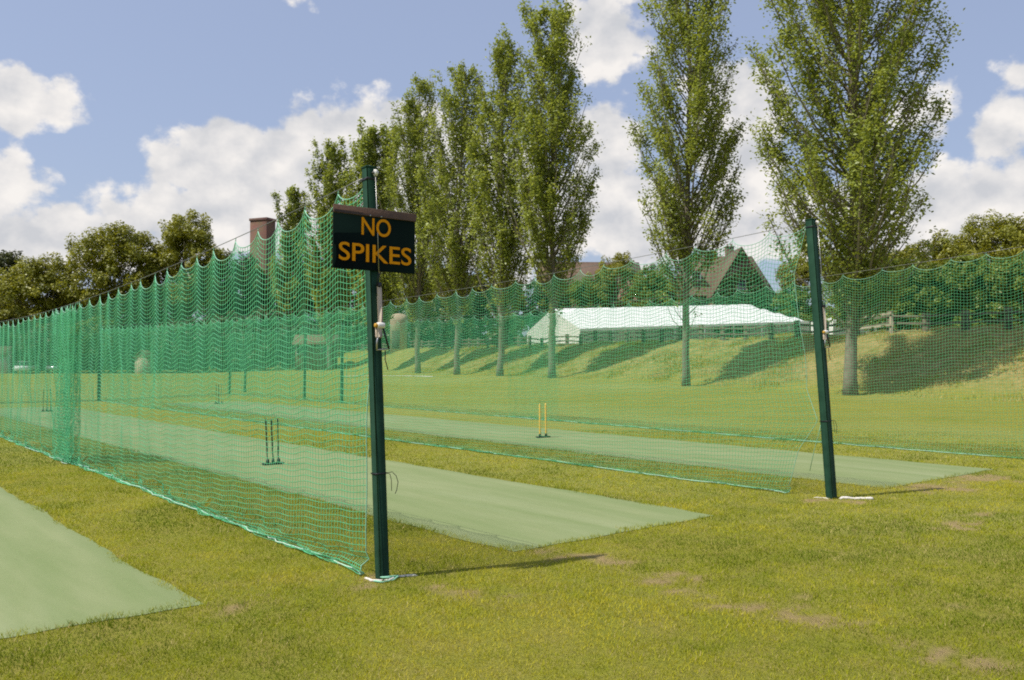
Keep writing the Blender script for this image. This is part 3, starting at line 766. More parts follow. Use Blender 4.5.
def on_row(px):
    r = (px - 512) / 890; a = (T0[0] - T0[1] * r) / (-D[0] + D[1] * r); return row(a)
std = lambda H, Rm: [(2, Rm * .6), (6, Rm * .86), (H * .36, Rm), (H * .55, Rm * .93), (H * .74, Rm * .66), (H * .9, Rm * .30), (H, .08)]
p = on_row(850); poplar('tallest and widest poplar, behind the right net post', p[0], p[1], 27.5, [(2, 1.9), (4.5, 2.7), (7, 3.5), (10, 4.2), (13, 4.2), (17, 3.8), (21, 2.9), (25, 1.4), (27.5, .1)], 215, .14, 38, 11, .26, 2.6, .62, .12, low=6)
p = on_row(686); poplar('tall poplar standing in front of the marquee and ivy covered house', p[0], p[1], 27, [(3, 1.5), (7, 2.5), (10, 3.0), (13, 3.15), (17, 2.8), (21, 2.4), (24.5, 1.4), (27, .1)], 150, .15, 33, 22, .20, 4.4, .50, .14, low=9)
p = on_row(552); poplar('tall poplar rising in front of the left end of the marquee', p[0], p[1], 25.9, [(3, 1.5), (8, 2.8), (12, 3.2), (14.5, 3.1), (17, 2.6), (20, 2.3), (23, 1.5), (25.9, .1)], 135, .18, 29, 33, .25, 4.6, .44, .10, low=8)
for px, H, Rm, sd, lab in ((500, 26.2, 2.3, 44, 'poplar just left of the one before the marquee'), (457, 26.2, 2.5, 55, 'pointed poplar second right of the sign board'),
                           (418, 27.6, 2.7, 66, 'poplar rising directly above the sign board')):
    p = on_row(px); poplar(lab, p[0], p[1], H, std(H, Rm * 1.32), 112, .20, 24, sd, .25, 3.6, .38, .10, low=4)
for px, H, Rm, sd, lab in ((376, 25.6, 3.0, 77, 'poplar seen right behind the top of the sign post'), (330, 27.4, 2.7, 88, 'dark poplar left of the sign post, second smallest of the row'), (293, 25.4, 2.4, 99, 'smallest and most distant poplar, above the near net')):
    p = on_row(px); poplar(lab, p[0], p[1], H, std(H, Rm * 1.25), 100, .29, 17, sd, .28, 3.0, .34, .0)

def broadleaf(name, label, px, top, w, dist, mat, seed, leaf=.30, n=9000, base_z=None, group=None, squash=1.0, lobes=16, trunk=True, bare=.18, cat='tree'):
    """crown of many leaf clumps: px centre and top row fix where it stands"""
    rng = np.random.default_rng(seed)
    x = (px - 512) / 890 * dist; gz = g1((x, dist)) if base_z is None else base_z
    H = EYE + (360 - top) * dist / 890 - gz; Rw = w * dist / 890 / 2
    t = thing(name, label, cat, (x, dist, gz), group)
    cz = H * (bare + (1 - bare) * .5); rz_ = H * (1 - bare) * .5
    P = []; O = []; S = []
    gt = Geo()
    if trunk:
        gt.tube([(0, 0, -.3), (.05, 0, H * .2), (0, .1, H * .45), (.1, 0, H * .7)], [H * .024, H * .019, H * .014, H * .005], 9)
    ctr = []
    for i in range(lobes):
        a = i * 2.399 + rng.uniform(-.4, .4); zz = 1 - 2 * (i + .5) / lobes + rng.uniform(-.1, .1); zz = np.clip(zz, -.95, .95)
        rr = (math.sqrt(1 - zz * zz) if bare > .02 or zz > .3 else .95) * rng.uniform(.52, .74)
        c = np.array([math.cos(a) * rr * Rw, math.sin(a) * rr * Rw * squash, cz + zz * rz_ * (.66 if bare > .02 or zz > 0 else .85)]); ctr.append(c)
        lr = np.array([Rw * rng.uniform(.36, .48), Rw * squash * rng.uniform(.36, .48), rz_ * rng.uniform(.30, .40)])
        if trunk:
            b0 = np.array([0, 0, H * rng.uniform(.18, .5)]); gt.tube([b0, (b0 + c) / 2 + rng.normal(0, .2, 3), c], [H * .010, H * .006, H * .002], 5, False)
        sub = 22
        for j in range(sub):
            d_ = rng.normal(0, 1, 3); d_ /= np.linalg.norm(d_)
            if d_[2] < -.35: d_[2] *= -.6
            sc = c + d_ * lr * rng.uniform(.78, 1.08); m = int(n * 2.1 / lobes / sub)
            q = rng.normal(0, 1, (m, 3)); q /= np.linalg.norm(q, axis=1)[:, None]
            P.append(sc + q * lr.mean() * .34 * rng.uniform(.3, 1, (m, 1)) ** .5 * .88); O.append(q * .5 + d_ * .7)
            S.append(np.full(m, np.clip(rng.normal(.5, .22), 0, 1)))
    P = np.concatenate(P); O = np.concatenate(O); S = np.concatenate(S)
    k = P[:, 2] > .05; P, O, S = P[k], O[k], S[k]
    if trunk: gt.build('trunk', M['bark'], t, smooth=True)
    v, q = leaf_quads(P, leaf * .82, rng, .35, O); g = Geo(); g.add(v, q)
    g.build('crown', M[mat], t, face_attr={'rnd': np.clip(S * .55 + rng.uniform(0, 1, len(P)) * .5, 0, 1)})
    return t
# big trees above the near net on the left
GL = 'round trees beyond the field on the left'
broadleaf('broadleaf_tree', 'very dark tree at the extreme left edge, behind a lighter one', 4, 246, 58, 132, 'leaf_dark', 201, .38, 9000, group=GL)
broadleaf('broadleaf_tree', 'low spreading olive tree at far left, lowest of the round trees', 38, 254, 92, 118, 'leaf_olive', 202, .36, 15000, group=GL, lobes=20)
broadleaf('broadleaf_tree', 'large round olive tree, broadest of the round trees on the left', 113, 219, 96, 118, 'leaf_olive', 313, .37, 18000, group=GL, lobes=22)
broadleaf('broadleaf_tree', 'round olive tree left of the brick tower, tallest of the round trees', 184, 209, 84, 121, 'leaf_olive', 304, .37, 17000, group=GL, lobes=20)
broadleaf('broadleaf_tree', 'dark tree below the brick tower behind the near net', 232, 246, 64, 128, 'leaf_dark', 205, .36, 9000, group=GL)
broadleaf('broadleaf_tree', 'dark tree between the large round tree and the low olive one', 74, 285, 52, 125, 'leaf_dark', 206, .36, 8000, group=GL)
broadleaf('broadleaf_tree', 'dark tree between the two tallest round trees', 150, 268, 54, 127, 'leaf_dark', 207, .36, 8000, group=GL)
# hedge of shrubs behind the field, seen through the nets
hed = [(5, 318, 60, 114, 'leaf_dark', 'far left end of the hedge line'), (48, 322, 60, 113, 'leaf_dark', 'behind the parked cars'), (92, 316, 62, 112, 'leaf_mid', 'right of the doubled part of the near net'),
       (128, 322, 56, 116, 'leaf_dark', 'left of the pale stone shed'), (178, 318, 60, 113, 'leaf_dark', 'right of the pale stone shed'), (222, 312, 60, 114, 'leaf_dark', 'under the brick tower'),
       (264, 306, 64, 113, 'leaf_dark', 'below the smallest poplar'), (300, 322, 46, 116, 'leaf_dark', 'left of the brick bungalow'), (352, 306, 46, 132, 'leaf_mid', 'right of the brick bungalow')]
for k, (px, tp, w, ds, mt, wh) in enumerate(hed):
    broadleaf('hedge_shrub', 'dark green shrub of the far hedge, ' + wh, px, tp, w, ds, mt, 220 + k, .34, 7000, group='shrubs of the hedge beyond the field', bare=.0, trunk=True, lobes=14, cat='shrub')
for px, tp, w, ds, mt, sd, lab in ((248, 262, 56, 134, 'leaf_mid', 231, 'mid green tree right of the foot of the brick tower'), (288, 258, 58, 136, 'leaf_mid', 232, 'mid green tree behind the smallest poplar'),
                                   (322, 250, 56, 138, 'leaf_dark', 233, 'dark tree behind the second smallest poplar'), (360, 246, 60, 136, 'leaf_mid', 234, 'mid green tree behind the sign board')):
    broadleaf('broadleaf_tree', lab, px, tp, w, ds, mt, sd, .36, 9000, group=GL, bare=.05)
# trees on the plateau behind the poplars
pl = [(392, 250, 62, 120, 'leaf_mid', 'broad tree right of the sign post, behind the poplar row'), (436, 262, 60, 113, 'leaf_olive', 'olive tree behind the trunks of the pointed poplars'),
      (470, 270, 50, 104, 'leaf_dark', 'dark tree behind the poplar trunks left of the marquee'), (506, 276, 50, 116, 'leaf_bright', 'yellow green tree at the left end of the marquee'),
      (545, 276, 54, 118, 'leaf_dark', 'dark tree behind the left gable of the marquee'), (585, 274, 50, 128, 'leaf_mid', 'tree over the marquee roof right of the poplar before it'),
      (616, 248, 52, 126, 'leaf_bright', 'bright yellow green tree rising above the marquee'), (655, 262, 50, 117, 'leaf_mid', 'bushy tree left of the ivy covered house'),
      (458, 312, 60, 104, 'leaf_dark', 'low dark bush behind the fence near the beige outbuilding'), (426, 318, 28, 114, 'leaf_dark', 'low dark bush right of the beige outbuilding')]
for k, (px, tp, w, ds, mt, lab) in enumerate(pl):
    broadleaf('broadleaf_tree', lab, px, tp, w, ds, mt, 240 + k, .30, 9000, group='trees behind the poplar row', bare=.04, lobes=15)
# right-hand hedge and trees behind the bank
rh = [(798, 250, 46, 122, 'leaf_bright', 'yellow green tree behind the small white tent', 9000, .28), (852, 250, 60, 116, 'leaf_mid', 'green tree directly behind the trunk of the widest poplar', 9000, .28), (872, 252, 72, 60, 'leaf_mid', 'green shrub close right of the widest poplar', 10000, .22),
      (918, 258, 66, 58, 'leaf_mid', 'green shrub behind the pale fence frame', 10000, .20), (968, 254, 70, 57, 'leaf_mid', 'green shrub below the big domed tree', 11000, .20),
      (1020, 252, 74, 55, 'leaf_mid', 'green shrub at the right edge of the photo', 11000, .20), (792, 288, 50, 120, 'leaf_mid', 'low green shrub right of the ivy covered house', 7000, .3),
      (1070, 250, 70, 53, 'leaf_mid', 'green shrub just past the right edge of the photo', 9000, .22)]
for k, (px, tp, w, ds, mt, lab, n, lf) in enumerate(rh):
    broadleaf('shrub', lab, px, tp, w, ds, mt, 260 + k, lf, n, group='shrubs along the top of the bank', bare=.0, lobes=16, cat='shrub')
broadleaf('broadleaf_tree', 'big domed olive tree above the net at the right edge', 1004, 211, 112, 84, 'leaf_olive', 280, .25, 20000, group='trees beyond the bank on the right', lobes=24)
broadleaf('broadleaf_tree', 'lower olive tree sloping down left of the big domed tree', 938, 234, 86, 88, 'leaf_olive', 281, .26, 13000, group='trees beyond the bank on the right', lobes=18)
broadleaf('broadleaf_tree', 'low olive tree in the gap right of the widest poplar', 890, 247, 56, 90, 'leaf_olive', 282, .26, 9000, group='trees beyond the bank on the right', lobes=14)

def build_wood():
    rng = np.random.default_rng(900); P = []; O = []; S = []
    for k in range(150):
        ph = -62 + 124 * k / 149 + rng.uniform(-.4, .4); ds = rng.uniform(175, 205) if ph > -16 else rng.uniform(150, 175)
        x, y = ds * math.sin(R(ph)), ds * math.cos(R(ph)); z = g1((x, y)); h = rng.uniform(7, 10.5)
        for j in range(9):
            c = np.array([x + rng.normal(0, 2.4), y + rng.normal(0, 2), z + h * rng.uniform(.02, .78)])
            q = rng.normal(0, 1, (110, 3)); q /= np.linalg.norm(q, axis=1)[:, None]
            P.append(c + q * np.array([2.2, 2.0, h * .2]) * rng.uniform(.6, 1, (110, 1))); O.append(q); S.append(np.full(110, rng.uniform(.1, .8)))
    P, O, S = np.concatenate(P), np.concatenate(O), np.concatenate(S)
    v, q = leaf_quads(P, 1.0, rng, .3, O); g = Geo(); g.add(v, q)
    tag(g.build('far_wood', M['leaf_dark'], face_attr={'rnd': np.clip(S + rng.uniform(-.3, .3, len(S)), 0, 1)}), 'dark far wood closing the view beyond the field and houses', 'wood', kind='stuff')
build_wood()

# ------------------------------------------------------------------ fence along the top of the bank
def build_fence():
    p0 = row(0, 8.0); t = thing('wooden_fence', 'long post and rail wooden fence along the top of the grass bank', 'fence', (*p0, 0)); org = (*p0, 0)
    d3, n3 = np.array([*D, 0]), np.array([*N, 0])
    tops = []
    aa = [17.4 - 2.1 * k for k in range(-32, 24)]
    for a in aa:
        q = row(a, 8.0); z = g1(q); tops.append((q, z))
        g = Geo(); hh = .95 + random.uniform(-.05, .05); g.box((q[0], q[1], z + hh / 2 - .15), (.36, .14, hh + .3), d3, n3, z3, .015)
        g.build('fence_post', M['wood'], t, origin=org)
    for (q, z), (q2, z2) in zip(tops[:-1], tops[1:]):
        for hz, m in ((.74, 'wood'), (.38, 'wood')):
            A = np.array([*q, z + hz]) - n3 * .10; B = np.array([*q2, z2 + hz]) - n3 * .10
            ax = (B - A) / np.linalg.norm(B - A); g = Geo(); g.box((A + B) / 2, (np.linalg.norm(B - A) - .01, .045, .11), ax, n3, np.cross(ax, n3), .008)
            g.build('fence_rail', M[m], t, origin=org)
    # the pale framed bay
    t2 = thing('fence_frame', 'pale wooden frame standing against the bank fence, right of the widest poplar', 'fence frame', (*row(-19.6, 7.6), 0)); org = (*row(-19.6, 7.6), 0)
    A, B = row(-18.4, 7.6), row(-20.8, 7.6); zA, zB = g1(A), g1(B)
    for q, z in ((A, zA), (B, zB)):
        g = Geo(); g.box((q[0], q[1], z + .45), (.14, .12, 1.2), d3, n3, z3, .01); g.build('upright', M['palewood'], t2, origin=org)
    for hz in (.98, .40):
        a_, b_ = np.array([*A, zA + hz]) - n3 * .09, np.array([*B, zB + hz]) - n3 * .09; ax = (b_ - a_) / np.linalg.norm(b_ - a_)
        g = Geo(); g.box((a_ + b_) / 2, (2.6, .05, .12), ax, n3, np.cross(ax, n3), .01); g.build('rail', M['palewood'], t2, origin=org)
build_fence()

# ------------------------------------------------------------------ marquee
def build_marquee(label, p0, e, L, W, z_e0, z_e1, rise, hip0, hip1, ground, posts=True):
    e = np.array(e, float); e /= np.linalg.norm(e); b = np.array([-e[1], e[0]])
    t = thing('marquee', label, 'marquee', (*p0, ground)); org = (*p0, ground)
    def pt(s, w, z): return np.array([*(np.array(p0) + e * s + b * w), z])
    def ze(s): return z_e0 + (z_e1 - z_e0) * s / L
    nu, nv = 40, 17
    V_, Q = [], []
    for i in range(nu):
        s = L * i / (nu - 1)
        hf = min(1, min(s / hip0 if hip0 > 0 else 1, (L - s) / hip1 if hip1 > 0 else 1))
        for j in range(nv):
            w = W * j / (nv - 1); k = 1 - abs(2 * j / (nv - 1) - 1)
            z = ze(s) + rise * min(k, hf) - .10 * math.sin(math.pi * min(1, min(k, hf))) + .05 * abs(math.sin(math.pi * s / 4.0)) * (k > 0.02)
            V_.append(pt(s, w, z))
    i = np.arange(nu * nv).reshape(nu, nv)
    g = Geo(); g.add(V_, np.stack([i[:-1, :-1], i[1:, :-1], i[1:, 1:], i[:-1, 1:]], -1).reshape(-1, 4)); g.build('roof', M['canvas'], t, origin=org)
    # valances
    g = Geo()
    for w in (-.02, W + .02):
        for k in range(nu - 1):
            s0, s1 = L * k / (nu - 1), L * (k + 1) / (nu - 1)
            g.add([pt(s0, w, ze(s0)), pt(s1, w, ze(s1)), pt(s1, w, ze(s1) - .28), pt(s0, w, ze(s0) - .28)], [[0, 1, 2, 3]])
    g.build('valance', M['canvas'], t, origin=org)
    # closed end with gable, back wall, far end
    g = Geo()
    if hip0 <= 0:
        V2 = [pt(-.01, W * j / 16, ze(0) + rise * (1 - abs(2 * j / 16 - 1)) - .02) for j in range(17)] + [pt(-.01, W * j / 16, ground) for j in range(17)]
        g.add(V2, [[j, j + 1, 18 + j, 17 + j] for j in range(16)])
    else: g.add([pt(-.01, 0, ze(0)), pt(-.01, W, ze(0)), pt(-.01, W, ground), pt(-.01, 0, ground)], [[0, 1, 2, 3]])
    g.build('end_wall', M['canvas'], t, origin=org)
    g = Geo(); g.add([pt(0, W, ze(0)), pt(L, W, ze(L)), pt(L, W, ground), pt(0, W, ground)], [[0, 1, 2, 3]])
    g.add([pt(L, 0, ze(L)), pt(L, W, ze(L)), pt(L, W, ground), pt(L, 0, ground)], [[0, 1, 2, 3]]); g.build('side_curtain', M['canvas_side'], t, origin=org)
    for s in np.arange(0, L + .1, 4.0):
        g = Geo(); q = pt(min(s, L - .05), .08, 0); g.tube([(q[0], q[1], ground - .2), (q[0], q[1], ze(s) - .02)], .05, 8); g.build('leg', M['white'], t, origin=org)
    return t
build_marquee('long white marquee with a shaded open side on the grass bank', (7.26, 95.0), (.92, .39), 31.0, 14.0, 5.0, 6.35, 2.45, 0, 3.2, 3.2)
build_marquee('small low white tent at the right end of the long marquee', (33.2, 92.0), (.97, .24), 5.6, 4.0, 5.75, 5.85, .45, 1.5, 1.5, 3.6)

# ------------------------------------------------------------------ houses
def gable_house(name, label, cat, c, w, d, wall_h, roof_h, gz, rz, wall, roof, wins=(), chimney=None, over=.35, hip=0.0):
    t = thing(name, label, cat, (*c, gz), None, rz)
    g = Geo(); e = .005
    prof = [(-w / 2, 0, -1), (w / 2, 0, -1), (w / 2, 0, wall_h), (-w / 2, 0, wall_h)]
    g.prism([(x, -d / 2, z) for x, _, z in prof], (0, d, 0))
    if hip <= 0:
        for x in (-w / 2, w / 2):
            s = 1 if x > 0 else -1
            g.prism([(x, -d / 2, wall_h + e), (x, d / 2, wall_h + e), (x, 0, wall_h + roof_h - .1)], (-s * .25, 0, 0))
    wl = g.build('wall', wall, t)
    g = Geo(); o = over; zo = wall_h - roof_h * o / (d / 2); th = .14
    for s in (-1, 1):
        A = [(-w / 2 - o, s * (d / 2 + o), zo), (w / 2 + o, s * (d / 2 + o), zo), (w / 2 + o - hip, 0, wall_h + roof_h), (-w / 2 - o + hip, 0, wall_h + roof_h)]
        g.prism([(x, y, z + .02) for x, y, z in A], (0, 0, th))
    if hip > 0:
        for s in (-1, 1):
            A = [(s * (w / 2 + o), -d / 2 - o, zo), (s * (w / 2 + o), d / 2 + o, zo), (s * (w / 2 + o - hip), 0, wall_h + roof_h)]
            g.prism([(x + s * .004, y, z + .024) for x, y, z in A], (0, 0, th))
    rf = g.build('roof', roof, t)
    if chimney:
        for cx, cy, cw, ch in chimney:
            g = Geo(); zb = wall_h + roof_h * .4; g.box((cx, cy, (zb + ch) / 2), (cw, cw * .8, ch - zb), bev=.03)
            g.box((cx, cy, ch + .06), (cw + .14, cw * .8 + .14, .13), bev=.03)
            for k in (-1, 1): g.tube([(cx + k * cw * .25, cy, ch + .1), (cx + k * cw * .25, cy, ch + .5)], .12, 8)
            g.build('chimney', M['brick_dark'], rf)
    for fx, fz, fw, fh in wins:          # windows on the front (-y) side
        y = -d / 2
        g = Geo()
        for a_, b_, cx, cz in ((fw, .09, fx, fz + fh / 2), (fw, .09, fx, fz - fh / 2), (.09, fh - .09, fx - fw / 2 + .045, fz), (.09, fh - .09, fx + fw / 2 - .045, fz), (.05, fh - .1, fx, fz)):
            g.box((cx, y - .03, cz), (a_, .09, b_), bev=.01)
        f = g.build('window', M['frame'], t)
        g = Geo(); g.box((fx, y - .012, fz), (fw - .1, .03, fh - .1)); g.build('pane', M['glass'], f)
    return t
def ivy(parent, pts_fn, n, leaf, seed):
    rng = np.random.default_rng(seed); P, O = pts_fn(rng, n); v, q = leaf_quads(P, leaf, rng, .0, O); g = Geo(); g.add(v, q)
    return g.build('ivy', M['leaf_ivy'], parent, face_attr={'rnd': rng.uniform(0, 1, len(P))})
# ivy covered house behind the marquee: main range, cross gable, dormer
HX, HY, HZ = 30.6, 126.0, 4.2
def build_ivy_house():
    w, d, wh, rh_ = 13.0, 8.0, 6.6, 5.4
    t = gable_house('ivy_house', 'brown roofed house with an ivy covered gable, behind the marquee', 'house', (HX - 1.2, HY), w, d, wh, rh_, HZ, 0.0, M['brick'], M['tile'],
                    [(-5.0, 4.6, 1.2, 1.4), (-2.8, 4.6, 1.2, 1.4), (5.2, 4.4, 1.1, 1.3)], [(1.6, .6, 1.1, 13.5)], .35, 2.2)
    # cross gable towards the camera
    gx, gw, gd, gw_h, gr = 1.3, 7.6, 3.2, 6.3, 6.1; y0 = -d / 2 - gd
    g = Geo(); g.prism([(gx - gw / 2, y0, -1), (gx + gw / 2, y0, -1), (gx + gw / 2, y0, gw_h), (gx, y0, gw_h + gr), (gx - gw / 2, y0, gw_h)], (0, gd + d / 2 - .3, 0))
    g.build('gable_wall', M['brick'], t)
    g = Geo()
    for s in (-1, 1):
        A = [(gx, y0 - .3, gw_h + gr + .05), (gx + s * (gw / 2 + .35), y0 - .3, gw_h - .55), (gx + s * (gw / 2 + .35), 0, gw_h - .55), (gx, 0, gw_h + gr + .05)]
        g.prism(A, (0, 0, .14))
    g.build('gable_roof', M['tile'], t)
    g = Geo()
    for cx, cz, sx, sz in ((gx - .2, 3.9, 1.6, .1), (gx - .2, 2.1, 1.6, .1), (gx - .95, 3.0, .1, 1.7), (gx + .55, 3.0, .1, 1.7), (gx - .2, 3.0, .06, 1.7)): g.box((cx, y0 - .05, cz), (sx, .12, sz), bev=.01)
    f = g.build('window', M['frame'], t); g = Geo(); g.box((gx - .2, y0 - .02, 3.0), (1.45, .05, 1.75)); g.build('pane', M['glass'], f)
    g = Geo()
    for cx, cz, sx, sz in ((gx, 8.1, 1.0, .1), (gx, 6.9, 1.0, .1), (gx - .5, 7.5, .1, 1.1), (gx + .5, 7.5, .1, 1.1)): g.box((cx, y0 - .05, cz), (sx, .12, sz), bev=.01)
    f = g.build('window', M['frame'], t); g = Geo(); g.box((gx, y0 - .02, 7.5), (.95, .05, 1.15)); g.build('pane', M['glass'], f)
    # white dormer on the left slope
    g = Geo(); g.box((-4.1, -2.9, 9.0), (1.5, 1.6, 1.3), bev=.02); dm = g.build('dormer', M['frame'], t)
    g = Geo(); g.box((-4.1, -3.72, 9.0), (1.1, .04, .9)); g.build('pane', M['glass'], dm)
    g = Geo(); g.box((-4.1, -2.95, 9.72), (1.8, 1.9, .1), bev=.02); g.build('dormer_roof', M['tile'], dm)
    def f1(rng, n):
        x = rng.uniform(-gw / 2, gw / 2, n * 2); z = rng.uniform(.2, gw_h + gr - .3, n * 2)
        ok = (z < gw_h + gr * (1 - np.abs(x) / (gw / 2)) - .2) & (fbm(x * .5 + 3, z * .5, 3, 5) > .30)
        ok &= ~((np.abs(x + .2) < .85) & (np.abs(z - 3) < .95)) & ~((np.abs(x) < .55) & (np.abs(z - 7.5) < .65))
        x, z = x[ok][:n], z[ok][:n]; m = len(x)
        return np.c_[x + gx, y0 - rng.uniform(.05, .4, m), z], np.tile([0, -1.4, .3], (m, 1))
    ivy(t, f1, 5000, .30, 5)
    def f2(rng, n):
        x = rng.uniform(-w / 2, w / 2, n); z = rng.uniform(.2, wh - .2, n); ok = (fbm(x * .4 + 9, z * .4, 3, 8) > .38) & ~((np.abs(np.abs(x + 3.9) - 1.1) < .7) & (np.abs(z - 4.6) < .8))
        x, z = x[ok], z[ok]; return np.c_[x, -d / 2 - rng.uniform(.05, .35, len(x)), z], np.tile([0, -1.4, .3], (len(x), 1))
    ivy(t, f2, 5000, .30, 6)
build_ivy_house()
gable_house('brick_house', 'red brick house with a chimney seen low between poplar and bushy trees', 'house', (20.6, 134.0), 9.0, 7.0, 5.6, 3.6, 4.2, .0, M['brick'], M['tile_red'], [(-2.4, 3.6, 1.2, 1.4), (1.6, 3.6, 1.2, 1.4)], [(-1.9, -2.2, 1.3, 9.6)])
gable_house('long_building', 'long brown roof showing between tree crowns above the marquee', 'house', (12.6, 146.0), 16.0, 9.0, 9.2, 3.9, 4.5, .06, M['brick_dark'], M['tile'], [(-5, 6.6, 1.2, 1.5), (-1, 6.6, 1.2, 1.5), (3, 6.6, 1.2, 1.5), (6.4, 6.6, 1.2, 1.5)], None)
# brick tower, its flat brown top above the near net
def build_tower():
    d = 150.0; x = (262 - 512) / 890 * d; t = thing('brick_tower', 'tall brick tower block with a flat top rising above the near net', 'tower', (x, d, 0), None, R(-24))
    Ht = EYE + (360 - 221) * d / 890
    g = Geo(); g.box((0, 0, Ht / 2 - .5), (3.5, 2.3, Ht + 1), bev=.03); g.build('wall', M['brick'], t)
    g = Geo(); g.box((0, 0, Ht + .22), (3.75, 2.55, .42), bev=.03); g.build('parapet', M['brick_dark'], t)
build_tower()
# beige outbuilding with a rounded top on the bank, right of the winch
def build_outbuilding():
    p = np.array([(398.5 - 512) / 890 * 105.5, 105.5]); gz = g1(p); t = thing('outbuilding', 'plain beige outbuilding with a rounded top, just right of the sign post winch', 'outbuilding', (*p, gz), None, R(8))
    zt = EYE + (360 - 314) * 105.5 / 890 - gz; w = 2.0
    g = Geo(); prof = [(-w / 2, -1.5, -1), (w / 2, -1.5, -1), (w / 2, -1.5, zt - .45)] + [(w / 2 * math.cos(a), -1.5, zt - .45 + .45 * math.sin(a)) for a in np.linspace(.25, math.pi - .25, 9)] + [(-w / 2, -1.5, zt - .45)]
    g.prism(prof, (0, 3.4, 0)); g.build('wall', M['render'], t)
    g = Geo(); g.box((-.35, -1.52, 1.05), (.9, .05, 2.1), bev=.01); g.build('door', M['wood'], t)
build_outbuilding()
gable_house('bungalow', 'low pinkish brick bungalow seen through the near net beside the sign post', 'house', (-23.9, 109.0), 4.6, 4.0, 2.3, 1.0, 1.3, .1, M['brick'], M['tile_red'], [(-1.6, 1.6, 1.2, 1.0), (1.4, 1.6, 1.2, 1.0)], None)
gable_house('stone_shed', 'small pale stone shed seen through the near net at the hedge', 'shed', (-45.0, 109.0), 1.5, 1.7, 1.9, .8, 0.0, R(80), M['render'], M['tile'], [(0.0, 1.1, .5, .5)], None, .12)
gable_house('low_building', 'low cream building at the left edge seen through the nets', 'house', (-63.5, 109.5), 3.4, 3.2, 2.2, 1.0, 0, R(10), M['cream'], M['tile_red'], [(.6, 1.2, .8, .8)], None, .15)

# ------------------------------------------------------------------ parked cars far off at the hedge
def build_car(label, p, rz, paint):
    t = thing('parked_car', label, 'car', (*p, g1(p)), 'cars parked by the far hedge', rz)
    lo = [(-2.1, .35), (-2.15, .75), (-1.9, .92), (-1.1, .98), (1.0, 1.0), (2.0, .86), (2.15, .6), (2.1, .35)]
    g = Geo(); g.prism([(x, -.84, z) for x, z in lo], (0, 1.68, 0)); g.build('body', paint, t)
    cab = [(-1.55, .965), (-1.05, 1.44), (.35, 1.46), (1.15, .985)]
    g = Geo(); g.prism([(x, -.74, z + .02) for x, z in cab], (0, 1.48, 0)); cb = g.build('cabin', M['glass'], t)
    g = Geo(); g.box((-.36, 0, 1.475), (1.5, 1.42, .05), bev=.02); g.build('roof', paint, t)
    for x in (-1.3, 1.3):
        for y in (-.80, .80):
            g = Geo(); g.tube([(x, y - .10, .31), (x, y - .08, .31), (x, y + .08, .31), (x, y + .10, .31)], [.28, .31, .31, .28], 14); wv = g.build('wheel', M['tyre'], t)
            s = -1 if y < 0 else 1
            g = Geo(); g.tube([(x, y + s * .09, .31), (x, y + s * .112, .31)], .18, 12); g.build('rim', M['steel'], wv)
    return t
build_car('white car parked in front of the hedge at far left, seen through nets', np.array([(27 - 512) / 890 * 109, 109.0]), R(100), M['carpaint_w'])
build_car('silver car parked by the hedge near the doubled part of the near net', np.array([(58 - 512) / 890 * 111, 111.5]), R(95), M['carpaint_s'])

# ------------------------------------------------------------------ sun, sky and clouds
SUN = Vector((-.935 * math.cos(R(59)), -.353 * math.cos(R(59)), math.sin(R(59)))).normalized()
sl = bpy.data.lights.new('sun', 'SUN'); sl.energy = 4.8; sl.angle = R(.53); sl.color = (1.0, .94, .84)
so = bpy.data.objects.new('sun', sl); C.objects.link(so); so.rotation_euler = SUN.to_track_quat('Z', 'Y').to_euler(); so.location = (-20, -10, 40)

